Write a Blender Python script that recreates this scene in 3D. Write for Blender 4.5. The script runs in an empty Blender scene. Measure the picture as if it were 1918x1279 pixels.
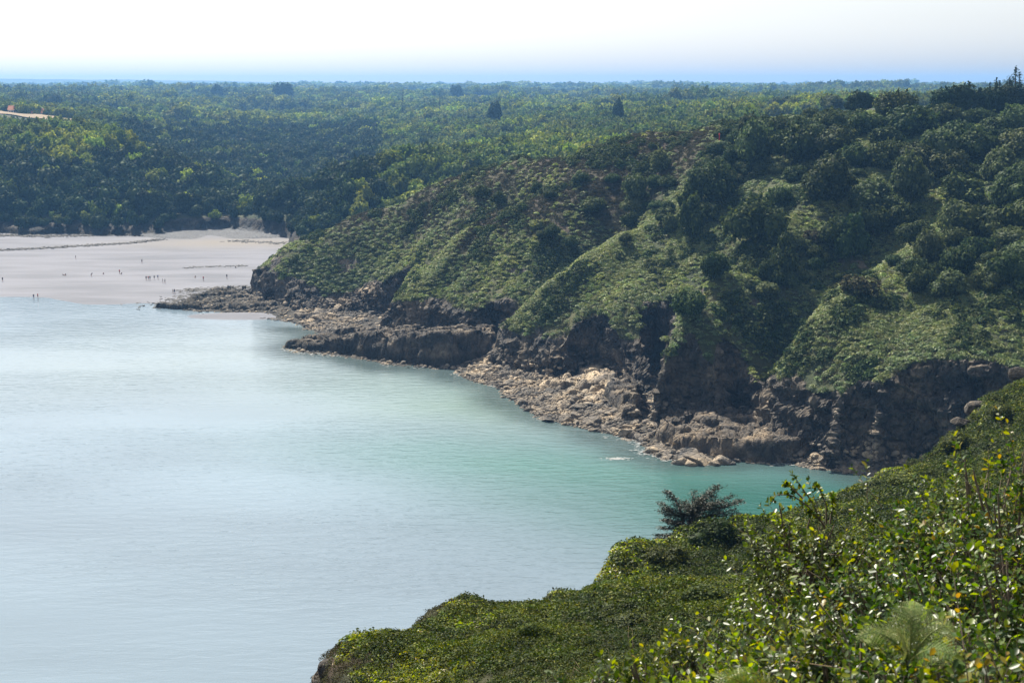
import bpy, math, random
import numpy as np
from mathutils import Matrix, Vector, Euler

R = math.radians
random.seed(7)
rng = np.random.default_rng(7)
scene = bpy.context.scene
C = scene.collection

# ------------------------------------------------------------------ camera, sky, sun, exposure
CAM_H, FPX, CX, CY = 75.0, 2664.0, 959.0, 639.5
TH = math.atan(479.5 / FPX)
cam = bpy.data.cameras.new('camera')
cam.sensor_width = 36.0
cam.lens = 36.0 * FPX / 1918.0
cam.clip_start, cam.clip_end = 0.3, 60000
cam.dof.use_dof = True
cam.dof.focus_distance = 260
cam.dof.aperture_fstop = 9.0
co = bpy.data.objects.new('camera', cam)
co.location = (0, 0, CAM_H)
co.rotation_euler = (math.pi / 2 - TH, 0, 0)
C.objects.link(co)
scene.camera = co

SUN_EL, SUN_AZ = R(49), R(-26)      # azimuth from +Y, negative = to the left
world = bpy.data.worlds.new('World')
scene.world = world
world.use_nodes = True
wn = world.node_tree.nodes
sky = wn.new('ShaderNodeTexSky')
sky.sky_type = 'NISHITA'
sky.sun_disc = False
sky.sun_elevation = SUN_EL
sky.sun_rotation = SUN_AZ
sky.dust_density = 1.5
sky.air_density = 1.0
sky.ozone_density = 1.0
wn['Background'].inputs['Strength'].default_value = 0.07
veil = wn.new('ShaderNodeHueSaturation')      # thin white veil over the whole sky
veil.inputs['Saturation'].default_value = 0.3
world.node_tree.links.new(sky.outputs[0], veil.inputs['Color'])
world.node_tree.links.new(veil.outputs[0], wn['Background'].inputs['Color'])
sun = bpy.data.lights.new('sun', 'SUN')
sun.energy = 5.0
sun.angle = R(0.5)
sun.color = (1.0, 0.93, 0.80)
so = bpy.data.objects.new('sun', sun)
sd = Vector((math.sin(SUN_AZ) * math.cos(SUN_EL), math.cos(SUN_AZ) * math.cos(SUN_EL), math.sin(SUN_EL)))
so.rotation_euler = (-sd).to_track_quat('-Z', 'Y').to_euler()
C.objects.link(so)
scene.view_settings.view_transform = 'Standard'
scene.view_settings.look = 'None'
scene.view_settings.exposure = 1.2
scene.view_settings.gamma = 1.0
try:
    scene.cycles.volume_bounces = 0
    scene.cycles.max_bounces = 6
    scene.cycles.transparent_max_bounces = 8
    scene.cycles.use_denoising = True
except Exception:
    pass

# ------------------------------------------------------------------ helpers
def tr(u, v):
    q = (v - CY) / FPX
    p = (u - CX) / FPX
    dy = math.cos(TH) - q * math.sin(TH)
    dz = -(math.sin(TH) + q * math.cos(TH))
    return p / dy, dz / dy
def P(u, v, Y):
    a, b = tr(u, v)
    return (a * Y, Y, CAM_H + b * Y)
def W(u, v, z=0.0):
    a, b = tr(u, v)
    Y = (z - CAM_H) / b
    return (a * Y, Y, z)
def uv_of(x, y, z):
    d = y * math.cos(TH) - (z - CAM_H) * math.sin(TH)
    up = y * math.sin(TH) + (z - CAM_H) * math.cos(TH)
    return CX + FPX * x / d, CY - FPX * up / d

def _h(ix, iy, iz, s):
    n = (ix.astype(np.int64) * 374761393 + iy.astype(np.int64) * 668265263 + iz.astype(np.int64) * 2147483647 + s * 1274126177) & 0xffffffff
    n = ((n ^ (n >> 13)) * 1274126177) & 0xffffffff
    n = ((n ^ (n >> 16)) * 2246822519) & 0xffffffff
    return ((n ^ (n >> 15)) & 0xffffff) / float(0xffffff)
def vn(x, y, z=None, s=0):
    """value noise in -1..1"""
    x = np.asarray(x, float); y = np.asarray(y, float)
    fx, fy = np.floor(x), np.floor(y)
    tx, ty = x - fx, y - fy
    tx = tx * tx * (3 - 2 * tx); ty = ty * ty * (3 - 2 * ty)
    if z is None:
        zi = np.zeros_like(fx)
        a = _h(fx, fy, zi, s); b = _h(fx + 1, fy, zi, s); c = _h(fx, fy + 1, zi, s); d = _h(fx + 1, fy + 1, zi, s)
        return 2 * ((a * (1 - tx) + b * tx) * (1 - ty) + (c * (1 - tx) + d * tx) * ty) - 1
    z = np.asarray(z, float); fz = np.floor(z); tz = z - fz; tz = tz * tz * (3 - 2 * tz)
    r = 0
    for k, wz in ((0, 1 - tz), (1, tz)):
        a = _h(fx, fy, fz + k, s); b = _h(fx + 1, fy, fz + k, s); c = _h(fx, fy + 1, fz + k, s); d = _h(fx + 1, fy + 1, fz + k, s)
        r = r + wz * ((a * (1 - tx) + b * tx) * (1 - ty) + (c * (1 - tx) + d * tx) * ty)
    return 2 * r - 1
def fbm(x, y, z=None, o=4, s=0):
    r, a, n = 0, 1.0, 0
    for i in range(o):
        k = 2.03 ** i
        r = r + a * vn(x * k + 13.7 * i, y * k - 7.1 * i, None if z is None else z * k + 3.3 * i, s + i)
        n += a; a *= 0.5
    return r / n
def worley(x, y, z, s=0):
    """nearest cell's random value and distance to the border with the next cell"""
    fx, fy, fz = np.floor(x), np.floor(y), np.floor(z)
    d1 = np.full(x.shape, 9.0); d2 = np.full(x.shape, 9.0); r1 = np.zeros(x.shape)
    for i in (-1, 0, 1):
        for j in (-1, 0, 1):
            for k in (-1, 0, 1):
                cx, cy, cz = fx + i, fy + j, fz + k
                d = np.sqrt((cx + _h(cx, cy, cz, s) - x) ** 2 + (cy + _h(cx, cy, cz, s + 1) - y) ** 2 + (cz + _h(cx, cy, cz, s + 2) - z) ** 2)
                rr = _h(cx, cy, cz, s + 3); n = d < d1
                d2 = np.where(n, d1, np.minimum(d2, d)); r1 = np.where(n, rr, r1); d1 = np.where(n, d, d1)
    return r1, d2 - d1
def smooth(a, b, x):
    t = np.clip((x - a) / (b - a), 0, 1)
    return t * t * (3 - 2 * t)

def sdf(poly, x, y):
    """signed distance, positive inside"""
    poly = np.array(poly, float)[:, :2]
    sh = np.shape(x); x = np.ravel(x); y = np.ravel(y)
    d2 = np.full(x.shape, 1e18); ins = np.zeros(x.shape, bool)
    n = len(poly)
    for i in range(n):
        ax, ay = poly[i]; bx, by = poly[(i + 1) % n]
        ex, ey = bx - ax, by - ay
        t = np.clip(((x - ax) * ex + (y - ay) * ey) / (ex * ex + ey * ey + 1e-12), 0, 1)
        d2 = np.minimum(d2, (x - ax - t * ex) ** 2 + (y - ay - t * ey) ** 2)
        c = ((ay > y) != (by > y))
        if abs(by - ay) > 1e-9:
            ins ^= c & (x < (bx - ax) * (y - ay) / (by - ay) + ax)
    return (np.sqrt(d2) * np.where(ins, 1, -1)).reshape(sh)

class RBF:
    def __init__(self, X, v, lam=0.0):
        self.X = X = np.array(X, float); n = len(X)
        r2 = ((X[:, None] - X[None]) ** 2).sum(-1)
        K = self.k(r2) + lam * np.eye(n)
        A = np.zeros((n + 3, n + 3)); A[:n, :n] = K; A[:n, n] = 1; A[:n, n + 1:] = X; A[n, :n] = 1; A[n + 1:, :n] = X.T
        self.w = np.linalg.solve(A, np.concatenate([v, np.zeros(3)]))
    @staticmethod
    def k(r2): return np.where(r2 > 1e-14, 0.5 * r2 * np.log(np.maximum(r2, 1e-14)), 0)
    def __call__(self, a, b):
        sh = np.shape(a); a = np.ravel(a); b = np.ravel(b)
        r = self.w[-3] + self.w[-2] * a + self.w[-1] * b
        for i, (p, q) in enumerate(self.X):
            r = r + self.w[i] * self.k((a - p) ** 2 + (b - q) ** 2)
        return r.reshape(sh)

def mesh_np(name, V, F, mat=None, attrs=None, smooth_=True, mats=None, midx=None):
    V = np.asarray(V, np.float32); F = np.asarray(F, np.int32)
    me = bpy.data.meshes.new(name)
    me.vertices.add(len(V)); me.vertices.foreach_set('co', V.ravel())
    k = F.shape[1]
    me.loops.add(F.size); me.loops.foreach_set('vertex_index', F.ravel())
    me.polygons.add(len(F)); me.polygons.foreach_set('loop_start', np.arange(0, F.size, k, dtype=np.int32))
    me.polygons.foreach_set('loop_total', np.full(len(F), k, np.int32))
    if smooth_: me.polygons.foreach_set('use_smooth', np.ones(len(F), bool))
    for m in (mats or ([mat] if mat else [])): me.materials.append(m)
    if midx is not None: me.polygons.foreach_set('material_index', np.asarray(midx, np.int32))
    if attrs:
        for an, av in attrs.items():
            at = me.attributes.new(an, 'FLOAT_COLOR', 'POINT')
            at.data.foreach_set('color', np.concatenate([av, np.ones((len(av), 1))], 1).astype(np.float32).ravel())
    me.update(calc_edges=True); me.validate()
    return me
def link(name, data, parent=None, loc=None, label=None, cat=None, group=None, kind=None):
    o = bpy.data.objects.new(name, data); C.objects.link(o)
    if parent: o.parent = parent
    if loc is not None: o.location = loc
    if label: o['label'] = label
    if cat: o['category'] = cat
    if group: o['group'] = group
    if kind: o['kind'] = kind
    return o

# ---- materials
def new_mat(name):
    m = bpy.data.materials.new(name); m.use_nodes = True
    nt = m.node_tree; return m, nt, nt.nodes['Principled BSDF'], nt.nodes['Material Output']
def N(nt, t, **kw):
    n = nt.nodes.new(t)
    for k, v in kw.items():
        if k.startswith('i_'):
            key = k[2:]
            n.inputs[int(key) if key.isdigit() else key.replace('_', ' ')].default_value = v
        else: setattr(n, k, v)
    return n
def L(nt, a, b): nt.links.new(a, b)
def noise(nt, scale, detail=4, rough=0.55, vec=None, dist=0.0):
    n = N(nt, 'ShaderNodeTexNoise', i_Scale=scale, i_Detail=detail, i_Roughness=rough, i_Distortion=dist)
    if vec is not None: L(nt, vec, n.inputs['Vector'])
    return n
def ramp(nt, fac, stops):
    r = N(nt, 'ShaderNodeValToRGB'); e = r.color_ramp.elements
    while len(e) < len(stops): e.new(0.5)
    for k, (p, c) in enumerate(stops):
        e[k].position = p; e[k].color = (*c, 1) if len(c) == 3 else c
    L(nt, fac, r.inputs[0]); return r
def mix(nt, f, a, b, bt='MIX'):
    m = N(nt, 'ShaderNodeMix', data_type='RGBA', blend_type=bt)
    if hasattr(f, 'is_output'): L(nt, f, m.inputs[0])
    else: m.inputs[0].default_value = f
    for s, i in ((a, 6), (b, 7)):
        if hasattr(s, 'is_output'): L(nt, s, m.inputs[i])
        else: m.inputs[i].default_value = (*s, 1)
    return m.outputs[2]
def mth(nt, op, a, b=None, clamp=False):
    m = N(nt, 'ShaderNodeMath', operation=op, use_clamp=clamp)
    for s, i in ((a, 0), (b, 1)):
        if s is None: continue
        if hasattr(s, 'is_output'): L(nt, s, m.inputs[i])
        else: m.inputs[i].default_value = s
    return m.outputs[0]
def bump(nt, bs, h, dist, strength=1.0, prev=None):
    b = N(nt, 'ShaderNodeBump', i_Distance=dist, i_Strength=strength)
    L(nt, h, b.inputs['Height'])
    if prev: L(nt, prev, b.inputs['Normal'])
    L(nt, b.outputs[0], bs.inputs['Normal']); return b.outputs[0]

def rock_nodes(nt, pos, scale=1.0, tint=(1, 1, 1)):
    n1 = noise(nt, 0.12 * scale, 5, 0.6, pos)
    n2 = noise(nt, 0.8 * scale, 6, 0.65, pos, 0.6)
    c = ramp(nt, n1.outputs[0], [(0.34, (0.036 * tint[0], 0.036 * tint[1], 0.038 * tint[2])), (0.5, (0.085 * tint[0], 0.075 * tint[1], 0.066 * tint[2])), (0.66, (0.20 * tint[0], 0.165 * tint[1], 0.125 * tint[2]))])
    c2 = ramp(nt, n2.outputs[0], [(0.3, (0.45, 0.45, 0.46)), (0.5, (0.95, 0.93, 0.9)), (0.72, (1.5, 1.42, 1.3))])
    return mix(nt, 0.85, c.outputs[0], c2.outputs[0], 'MULTIPLY'), n2

def mat_terrain(name, green, green2, heath, wet=True, sc=1.0, cracks=1.0, tint=(1, 1, 1)):
    m, nt, bs, out = new_mat(name)
    geo = N(nt, 'ShaderNodeNewGeometry'); pos = geo.outputs['Position']
    at = N(nt, 'ShaderNodeVertexColor', layer_name='mask')
    sep = N(nt, 'ShaderNodeSeparateColor'); L(nt, at.outputs[0], sep.inputs[0])
    rock, n2 = rock_nodes(nt, pos, sc, tint)
    # pale lichen / fresh streaks
    li = noise(nt, 0.35 * sc, 6, 0.7, pos, 1.2)
    lf = ramp(nt, li.outputs[0], [(0.58, (0, 0, 0)), (0.68, (1, 1, 1))])
    rock = mix(nt, mth(nt, 'MULTIPLY', lf.outputs[0], 0.5 if tint[0] >= 1 else .1), rock, (0.36, 0.32, 0.25))
    # tide stain: dark band of weed low on the rock
    sx = N(nt, 'ShaderNodeSeparateXYZ'); L(nt, pos, sx.inputs[0])
    tn = noise(nt, 0.15 * sc, 3, 0.5, pos)
    hz = mth(nt, 'SUBTRACT', sx.outputs[2], mth(nt, 'MULTIPLY', tn.outputs[0], 3.0))
    td = N(nt, 'ShaderNodeMapRange', i_From_Min=0.0, i_From_Max=2.2, i_To_Min=0.7 if wet else 0.15, i_To_Max=0.0); L(nt, hz, td.inputs[0])
    rock = mix(nt, td.outputs[0], rock, (0.03, 0.028, 0.022))
    rock = mix(nt, sep.outputs[2], rock, mix(nt, ramp(nt, noise(nt, 1.1, 4, 0.7, pos).outputs[0], [(0.3, (0, 0, 0)), (0.7, (1, 1, 1))]).outputs[0], (0.085, 0.088, 0.095), (0.19, 0.19, 0.195)))
    g1 = noise(nt, 0.35 * sc, 6, 0.65, pos)
    g2 = noise(nt, 0.045 * sc, 4, 0.55, pos)
    gc = mix(nt, ramp(nt, g1.outputs[0], [(0.35, (0, 0, 0)), (0.65, (1, 1, 1))]).outputs[0], green, green2)
    gc = mix(nt, ramp(nt, g2.outputs[0], [(0.45, (0, 0, 0)), (0.62, (0.6, 0.6, 0.6))]).outputs[0], gc, (0.10, 0.095, 0.04))
    gc = mix(nt, sep.outputs[1], gc, heath)
    vf = mth(nt, 'ADD', sep.outputs[0], mth(nt, 'MULTIPLY', mth(nt, 'SUBTRACT', n2.outputs[0], 0.5), 0.7))
    vf = ramp(nt, vf, [(0.44, (0, 0, 0)), (0.56, (1, 1, 1))]).outputs[0]
    col = mix(nt, vf, rock, gc)
    L(nt, col, bs.inputs['Base Color'])
    bs.inputs['Roughness'].default_value = 0.9
    bs.inputs['Specular IOR Level'].default_value = 0.25
    vo = N(nt, 'ShaderNodeTexVoronoi', i_Scale=0.45 * sc, feature='DISTANCE_TO_EDGE')
    wv = noise(nt, 0.5 * sc, 3, 0.5, pos)
    wm = N(nt, 'ShaderNodeVectorMath', operation='MULTIPLY'); L(nt, pos, wm.inputs[0]); wm.inputs[1].default_value = (1, 1, 0.55)
    wa = N(nt, 'ShaderNodeVectorMath', operation='ADD'); L(nt, wm.outputs[0], wa.inputs[0]); L(nt, wv.outputs['Color'], wa.inputs[1])
    L(nt, wa.outputs[0], vo.inputs['Vector'])
    cr = mth(nt, 'MINIMUM', vo.outputs['Distance'], 0.12)
    fine = noise(nt, 1.6 * sc, 6, 0.7, pos)
    rkf = mth(nt, 'SUBTRACT', 1.0, vf)
    b1 = bump(nt, bs, mth(nt, 'ADD', mth(nt, 'MULTIPLY', mth(nt, 'MULTIPLY', cr, rkf), 5.0 * cracks), fine.outputs[0]), 0.9 / sc, 0.9)
    return m

def mat_leaf(name, c1, c2, trans=0.35, rough=0.5, spec=0.3, c3=None, obj_var=0.3, patch=None, pcol=(2.3, 2.1, 1.15)):
    """foliage: colour differs from leaf to leaf (random per island) and from plant to plant"""
    m, nt, bs, out = new_mat(name)
    geo = N(nt, 'ShaderNodeNewGeometry')
    oi = N(nt, 'ShaderNodeObjectInfo')
    r = ramp(nt, geo.outputs['Random Per Island'], [(0.0, c1), (0.8, c2), (1.0, c3 or c2)])
    hv = N(nt, 'ShaderNodeHueSaturation', i_Color=(1, 1, 1, 1)); L(nt, r.outputs[0], hv.inputs['Color'])
    L(nt, mth(nt, 'ADD', mth(nt, 'MULTIPLY', oi.outputs['Random'], obj_var), 1 - obj_var / 2), hv.inputs['Value'])
    L(nt, mth(nt, 'ADD', mth(nt, 'MULTIPLY', mth(nt, 'FRACT', mth(nt, 'MULTIPLY', oi.outputs['Random'], 7.13)), 0.05), 0.475), hv.inputs['Hue'])
    if patch:   # kinds of tree stand in groups: yellower and paler stands among dark ones
        sc_ = N(nt, 'ShaderNodeVectorMath', operation='MULTIPLY'); L(nt, oi.outputs['Location'], sc_.inputs[0]); sc_.inputs[1].default_value = patch
        pn_ = noise(nt, 1.0, 3, 0.6, sc_.outputs[0])
        r2 = mix(nt, ramp(nt, pn_.outputs[0], [(0.46, (0, 0, 0)), (0.62, (1, 1, 1))]).outputs[0], r.outputs[0], mix(nt, 1.0, r.outputs[0], pcol, 'MULTIPLY'))
        L(nt, r2, hv.inputs['Color'])
    L(nt, hv.outputs[0], bs.inputs['Base Color'])
    bs.inputs['Roughness'].default_value = rough
    bs.inputs['Specular IOR Level'].default_value = spec
    tl = N(nt, 'ShaderNodeBsdfTranslucent')
    hs = N(nt, 'ShaderNodeHueSaturation', i_Hue=0.485, i_Saturation=1.15, i_Value=1.5); L(nt, hv.outputs[0], hs.inputs['Color'])
    L(nt, hs.outputs[0], tl.inputs[0])
    ms = N(nt, 'ShaderNodeMixShader'); ms.inputs[0].default_value = trans
    L(nt, bs.outputs[0], ms.inputs[1]); L(nt, tl.outputs[0], ms.inputs[2]); L(nt, ms.outputs[0], out.inputs[0])
    return m
def mat_plain(name, col, rough=0.8, var=0.3, sc=2.0, bmp=0.0, spec=0.3):
    m, nt, bs, out = new_mat(name)
    tc = N(nt, 'ShaderNodeTexCoord')
    n = noise(nt, sc, 5, 0.6, tc.outputs['Object'])
    lo = tuple(c * (1 - var) for c in col); hi = tuple(min(1, c * (1 + var)) for c in col)
    L(nt, ramp(nt, n.outputs[0], [(0.3, lo), (0.7, hi)]).outputs[0], bs.inputs['Base Color'])
    bs.inputs['Roughness'].default_value = rough; bs.inputs['Specular IOR Level'].default_value = spec
    if bmp: bump(nt, bs, n.outputs[0], bmp)
    return m

M_head = mat_terrain('headland_ground', (0.035, 0.048, 0.02), (0.065, 0.08, 0.034), (0.06, 0.045, 0.032))
M_far = mat_terrain('far_ground', (0.018, 0.028, 0.012), (0.03, 0.042, 0.018), (0.10, 0.09, 0.06), tint=(.5, .52, .55))
M_near = mat_terrain('near_ground', (0.015, 0.02, 0.008), (0.03, 0.034, 0.014), (0.045, 0.028, 0.02), sc=4.0)
M_rock = mat_terrain('shore_rock', (0.1, 0.1, 0.05), (0.1, 0.1, 0.05), (0.1, 0.1, 0.05), sc=1.6)
M_boulder = mat_terrain('boulder_rock', (0.1, 0.1, 0.05), (0.1, 0.1, 0.05), (0.1, 0.1, 0.05), sc=1.4, wet=False, tint=(2.7, 2.65, 2.5))
M_ledge = mat_terrain('ledge_rock', (0.1, 0.1, 0.05), (0.1, 0.1, 0.05), (0.1, 0.1, 0.05), sc=1.2, wet=False, tint=(1.5, 1.42, 1.3))
M_bark = mat_plain('bark', (0.09, 0.07, 0.055), 0.9, 0.3, 6)
M_tree = mat_leaf('tree_foliage', (0.018, 0.032, 0.012), (0.046, 0.070, 0.024), 0.2, c3=(0.11, 0.135, 0.04), spec=.04, rough=.6, obj_var=.5)
M_wood = mat_leaf('woodland_foliage', (0.038, 0.062, 0.018), (0.105, 0.145, 0.038), 0.22, c3=(0.18, 0.21, 0.055), obj_var=0.8, spec=.05, rough=.7, patch=(0.008, 0.004, 0.0))
M_conif = mat_leaf('conifer_foliage', (0.016, 0.030, 0.014), (0.032, 0.050, 0.022), 0.12, spec=.04, rough=.7)
M_brack = mat_leaf('bracken_foliage', (0.070, 0.105, 0.036), (0.150, 0.195, 0.080), 0.34, c3=(0.28, 0.31, 0.16), obj_var=0.6, spec=.2, patch=(0.05, 0.03, 0.0), pcol=(1.5, 1.4, 1.1))
M_pale = mat_leaf('pale_lit_bracken', (0.10, 0.135, 0.040), (0.19, 0.225, 0.085), 0.32, c3=(0.28, 0.29, 0.14), obj_var=0.5, spec=.2)  # paler bracken for clearings; along rib crests it paints their sunlit edges
M_heath = mat_leaf('heather_foliage', (0.030, 0.030, 0.018), (0.062, 0.056, 0.030), 0.15, c3=(0.075, 0.09, 0.035), obj_var=0.5, spec=.03, rough=.8)
M_cover = mat_leaf('low_scrub_foliage', (0.011, 0.021, 0.005), (0.031, 0.048, 0.010), 0.24, c3=(0.10, 0.115, 0.02), obj_var=0.7, spec=0.1, rough=0.6, patch=(0.12, 0.09, 0.0))
M_leaf = mat_leaf('glossy_leaf', (0.012, 0.030, 0.006), (0.044, 0.084, 0.011), 0.34, rough=0.38, spec=0.36, c3=(0.11, 0.15, 0.02), obj_var=0.4)
M_yleaf = mat_leaf('yellow_leaf', (0.08, 0.13, 0.014), (0.18, 0.22, 0.022), 0.5, rough=0.4, spec=0.35, c3=(0.28, 0.22, 0.04), obj_var=0.4)
M_fern = mat_leaf('fern_leaf', (0.10, 0.15, 0.045), (0.18, 0.23, 0.08), 0.4, rough=0.6, spec=.1, c3=(0.26, 0.27, 0.12))
M_twig = mat_plain('twig_bark', (0.11, 0.085, 0.06), 0.8, 0.3, 30)

# ------------------------------------------------------------------ terrain: control points on the land, as seen from the cliff path
def LP(x, y): return (x / y * 1.0, math.log(y))
ctl = [  # (u, v, Y)
 # plateau ground behind the skyline of the near headland
 (2300,240,445),(1918,228,445),(1700,224,450),(1500,228,455),(1400,238,460),(1300,247,464),(1200,253,466),
 (2300,224,600),(1918,222,600),(1600,222,600),(1918,223,500),(2300,228,500),(1600,222,500),(1918,214,760),(2300,214,760),(1500,224,700),
 # rib A (farthest spur)
 (1100,284,466),(1000,300,474),(900,324,483),(800,359,492),(700,397,496),(600,440,494),(545,472,490),(510,506,486),(487,540,481),
 (560,500,483),(620,480,482),(700,480,476),(700,430,486),(640,440,488),(800,430,476),(900,360,472),(1000,330,462),
 (560,545,474),(640,545,470),(700,530,464),(750,520,456),(780,480,462),(850,430,462),(930,390,460),
 # rib B
 (727,596,413),(745,565,417),(780,520,425),(845,450,437),(950,392,446),(1050,332,453),(1130,290,455),
 (850,600,400),(950,600,388),(850,520,417),(950,500,410),(1000,450,416),(1050,400,425),(900,450,427),(1100,340,440),(980,540,400),(800,570,410),
 (1200,296,446),(1300,272,446),
 # rib C
 (951,640,371),(965,602,375),(985,570,378),(1030,530,382),(1090,482,390),(1160,440,400),(1250,382,412),(1330,322,420),(1400,286,430),
 (1050,620,362),(1100,560,371),(1150,500,381),(1250,450,390),(1180,625,354),(1185,570,362),(1300,400,400),(1400,350,405),(1100,620,358),(1250,500,378),
 # rib D'
 (1240,690,308),(1252,650,312),(1277,592,320),(1322,532,333),(1380,472,350),(1450,402,369),(1520,340,385),(1600,285,404),
 (1300,690,306.5),(1350,690,307),(1400,690,305),(1350,640,313),(1350,580,324),(1430,560,328),(1400,500,341),(1480,450,352),(1600,350,375),(1700,296,396),
 # rib D
 (1422,735,296),(1450,700,298),(1490,642,303),(1522,602,309),(1582,552,317),(1640,502,329),(1720,440,346),(1800,372,363),(1880,302,385),
 (1600,690,284),(1700,665,281),(1700,600,294),(1700,540,308),(1800,645,278),(1800,560,298),(1900,560,294),(1900,480,318),(1900,400,342),(1800,480,323),
 (2200,640,280),(2200,480,305),(2200,350,345),(2400,300,380),(2600,500,280),
]
ctl_w = [P(*c) for c in ctl]
# gullies hidden behind the ribs (world x, y, z)
def back(u, v, Y, dY, dz):
    a, _ = tr(u, v); x, y, z = P(u, v, Y); ctl_w.append((a * (Y + dY), Y + dY, max(z - dz, 1.0)))
back(780,520,425,16,9); back(745,565,417,16,6); back(845,450,437,14,5); back(950,392,446,12,3)
back(965,602,375,13,6); back(985,570,378,12,5); back(1030,530,382,13,5); back(1090,482,390,14,4); back(1160,440,400,14,3)
back(1240,690,308,20,9); back(1252,650,312,20,8); back(1277,592,320,20,8); back(1322,532,333,18,6); back(1380,472,350,14,4)
back(1450,700,295,12,6); back(1490,642,301,13,6); back(1522,602,307,12,5); back(1582,552,317,12,4); back(1640,502,329,11,3)
for u, v, Y in ((1100,272,462),(1000,286,472),(900,308,482),(800,345,492),(700,385,496),(600,430,494),(545,460,490)):
    back(u, v, Y, 40, 16); back(u, v, Y, 90, 34)
ctl_w += [(-40, 590, 3), (0, 620, 8), (50, 640, 20)]
far = [  # ground under the woods beyond the bay
 (-500,410,740),(-500,300,850),(-500,240,1050),(-500,205,1500),
 (0,415,725),(0,300,820),(0,264,900),(0,234,1100),(0,204,1500),(0,187,2200),
 (150,412,725),(150,300,812),(150,264,900),(250,330,800),(250,286,875),(330,365,785),(330,322,840),(390,392,755),(390,360,795),
 (300,262,1200),(300,235,1450),(300,212,1800),(450,400,790),(470,340,1000),(470,295,1200),(470,250,1500),(470,220,1900),
 (600,312,1080),(600,262,1350),(600,232,1700),(750,268,1230),(750,228,1700),(900,242,1400),(900,214,1900),(500,190,2600),(1000,190,2600),
 (440,430,695),(516,392,682),(600,352,690),(700,326,700),(800,318,720),(950,312,760),(1100,284,830),(470,420,680),
 (1200,240,1000),(1200,222,1250),(1100,215,1500),(1500,215,1000),(1500,208,1300),(1450,176,2700),(1600,169,2800),(1750,169,2850),(1000,180,3200),(1900,200,1500),(2300,200,1500),(1500,190,2300),(1900,190,2300),
]
ctl_w += [P(*c) for c in far]
ctl_w += [(tr(u_, 300)[0] * Y_, Y_, z_) for u_, Y_, z_ in ((0, 1000, 40), (150, 1010, 35), (250, 975, 27), (330, 925, 19), (390, 870, 12), (516, 760, 8), (600, 775, 15), (700, 795, 22), (800, 830, 28))]
for x in (-1500, -700, 0, 700, 1600):
    ctl_w += [(x, 3000, 55), (x * 1.6, 5000, 58), (x * 3, 9000, 60), (x * 5, 16000, 62)]
ctl_w += [(-60, 620, 5), (-75, 640, 8), (250, 300, 45), (300, 200, 60), (230, 230, 48)]
_X = np.array([LP(c[0], c[1]) for c in ctl_w]); _Z = np.array([c[2] for c in ctl_w])
rbf = RBF(_X, _Z, 2e-6)
GA = np.linspace(-1.0, 1.4, 1201); GL = np.linspace(math.log(180), math.log(12000), 1301)
_ga, _gl = np.meshgrid(GA, GL, indexing='ij')
GZ = rbf(_ga, _gl)
def grid_z(x, y):
    a = (x / y - GA[0]) / (GA[1] - GA[0]); l = (np.log(y) - GL[0]) / (GL[1] - GL[0])
    a = np.clip(a, 0, len(GA) - 1.001); l = np.clip(l, 0, len(GL) - 1.001)
    i = a.astype(int); j = l.astype(int); s = a - i; t = l - j
    return GZ[i, j] * (1 - s) * (1 - t) + GZ[i + 1, j] * s * (1 - t) + GZ[i, j + 1] * (1 - s) * t + GZ[i + 1, j + 1] * s * t

foot = [W(2500, 935, 2)[:2], W(1918, 893, 1.5)[:2], W(1760, 878, 1.5)[:2], W(1690, 868, 1.5)[:2], W(1640, 872, 1.5)[:2], W(1600, 858, 1.5)[:2], W(1560, 866, 1.5)[:2], W(1538, 848, 2)[:2],
        W(1500, 832, 3)[:2], W(1450, 806, 4)[:2], W(1424, 794, 4)[:2], W(1412, 782, 4)[:2], W(1400, 778, 4)[:2], W(1380, 764, 4)[:2], W(1355, 776, 4)[:2], W(1310, 772, 4)[:2], W(1290, 764, 4)[:2], W(1245, 780, 3)[:2], W(1222, 792, 2)[:2],
        W(1232, 762, 2)[:2], W(1246, 700, 4)[:2], W(1236, 676, 5)[:2], W(1218, 676, 5)[:2], W(1206, 720, 4)[:2], W(1204, 772, 2)[:2], W(1192, 784, 2)[:2], W(1165, 768, 2)[:2], W(1156, 735, 3)[:2], W(1160, 700, 4)[:2], W(1120, 684, 4)[:2], W(1080, 684, 4)[:2], W(1060, 698, 3)[:2], W(1010, 702, 2)[:2],
        W(960, 690, 2)[:2], W(930, 682, 2.5)[:2], W(918, 660, 3)[:2], W(940, 640, 4)[:2],
        W(900, 632, 5)[:2], W(850, 626, 5)[:2], W(780, 618, 5)[:2], W(735, 612, 5)[:2], W(712, 606, 5)[:2], W(722, 588, 5)[:2], W(745, 577, 4)[:2], W(700, 580, 3)[:2],
        W(640, 578, 3)[:2], W(580, 574, 3)[:2], W(530, 572, 2)[:2], W(490, 562, 2)[:2], W(470, 552, 1.5)[:2], W(480, 540, 1.5)[:2],
        (-92, 512), (-84, 540), (-78, 580), (-92, 630), (-106, 668), W(548, 447, 1)[:2], W(500, 437, 2)[:2], W(430, 428, 2)[:2], W(330, 432, 2)[:2], W(300, 443, 1)[:2], W(230, 440, 1)[:2], W(200, 443, 1)[:2],
        W(120, 438, 1)[:2], W(60, 441, 1)[:2], W(0, 437, 1)[:2], W(-150, 441, 1)[:2], W(-600, 436, 1)[:2], (-1500, 760), (-20000, 900), (-20000, 20000), (26000, 20000), (26000, 100), (420, 100), (230, 150), (180, 215)]
def shore_d(x, y):
    wx = x + 1.4 * fbm(x / 9, y / 9, o=3, s=5); wy = y + 1.8 * fbm(x / 9, y / 9, o=3, s=9)
    return sdf(foot, wx, wy)
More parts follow.
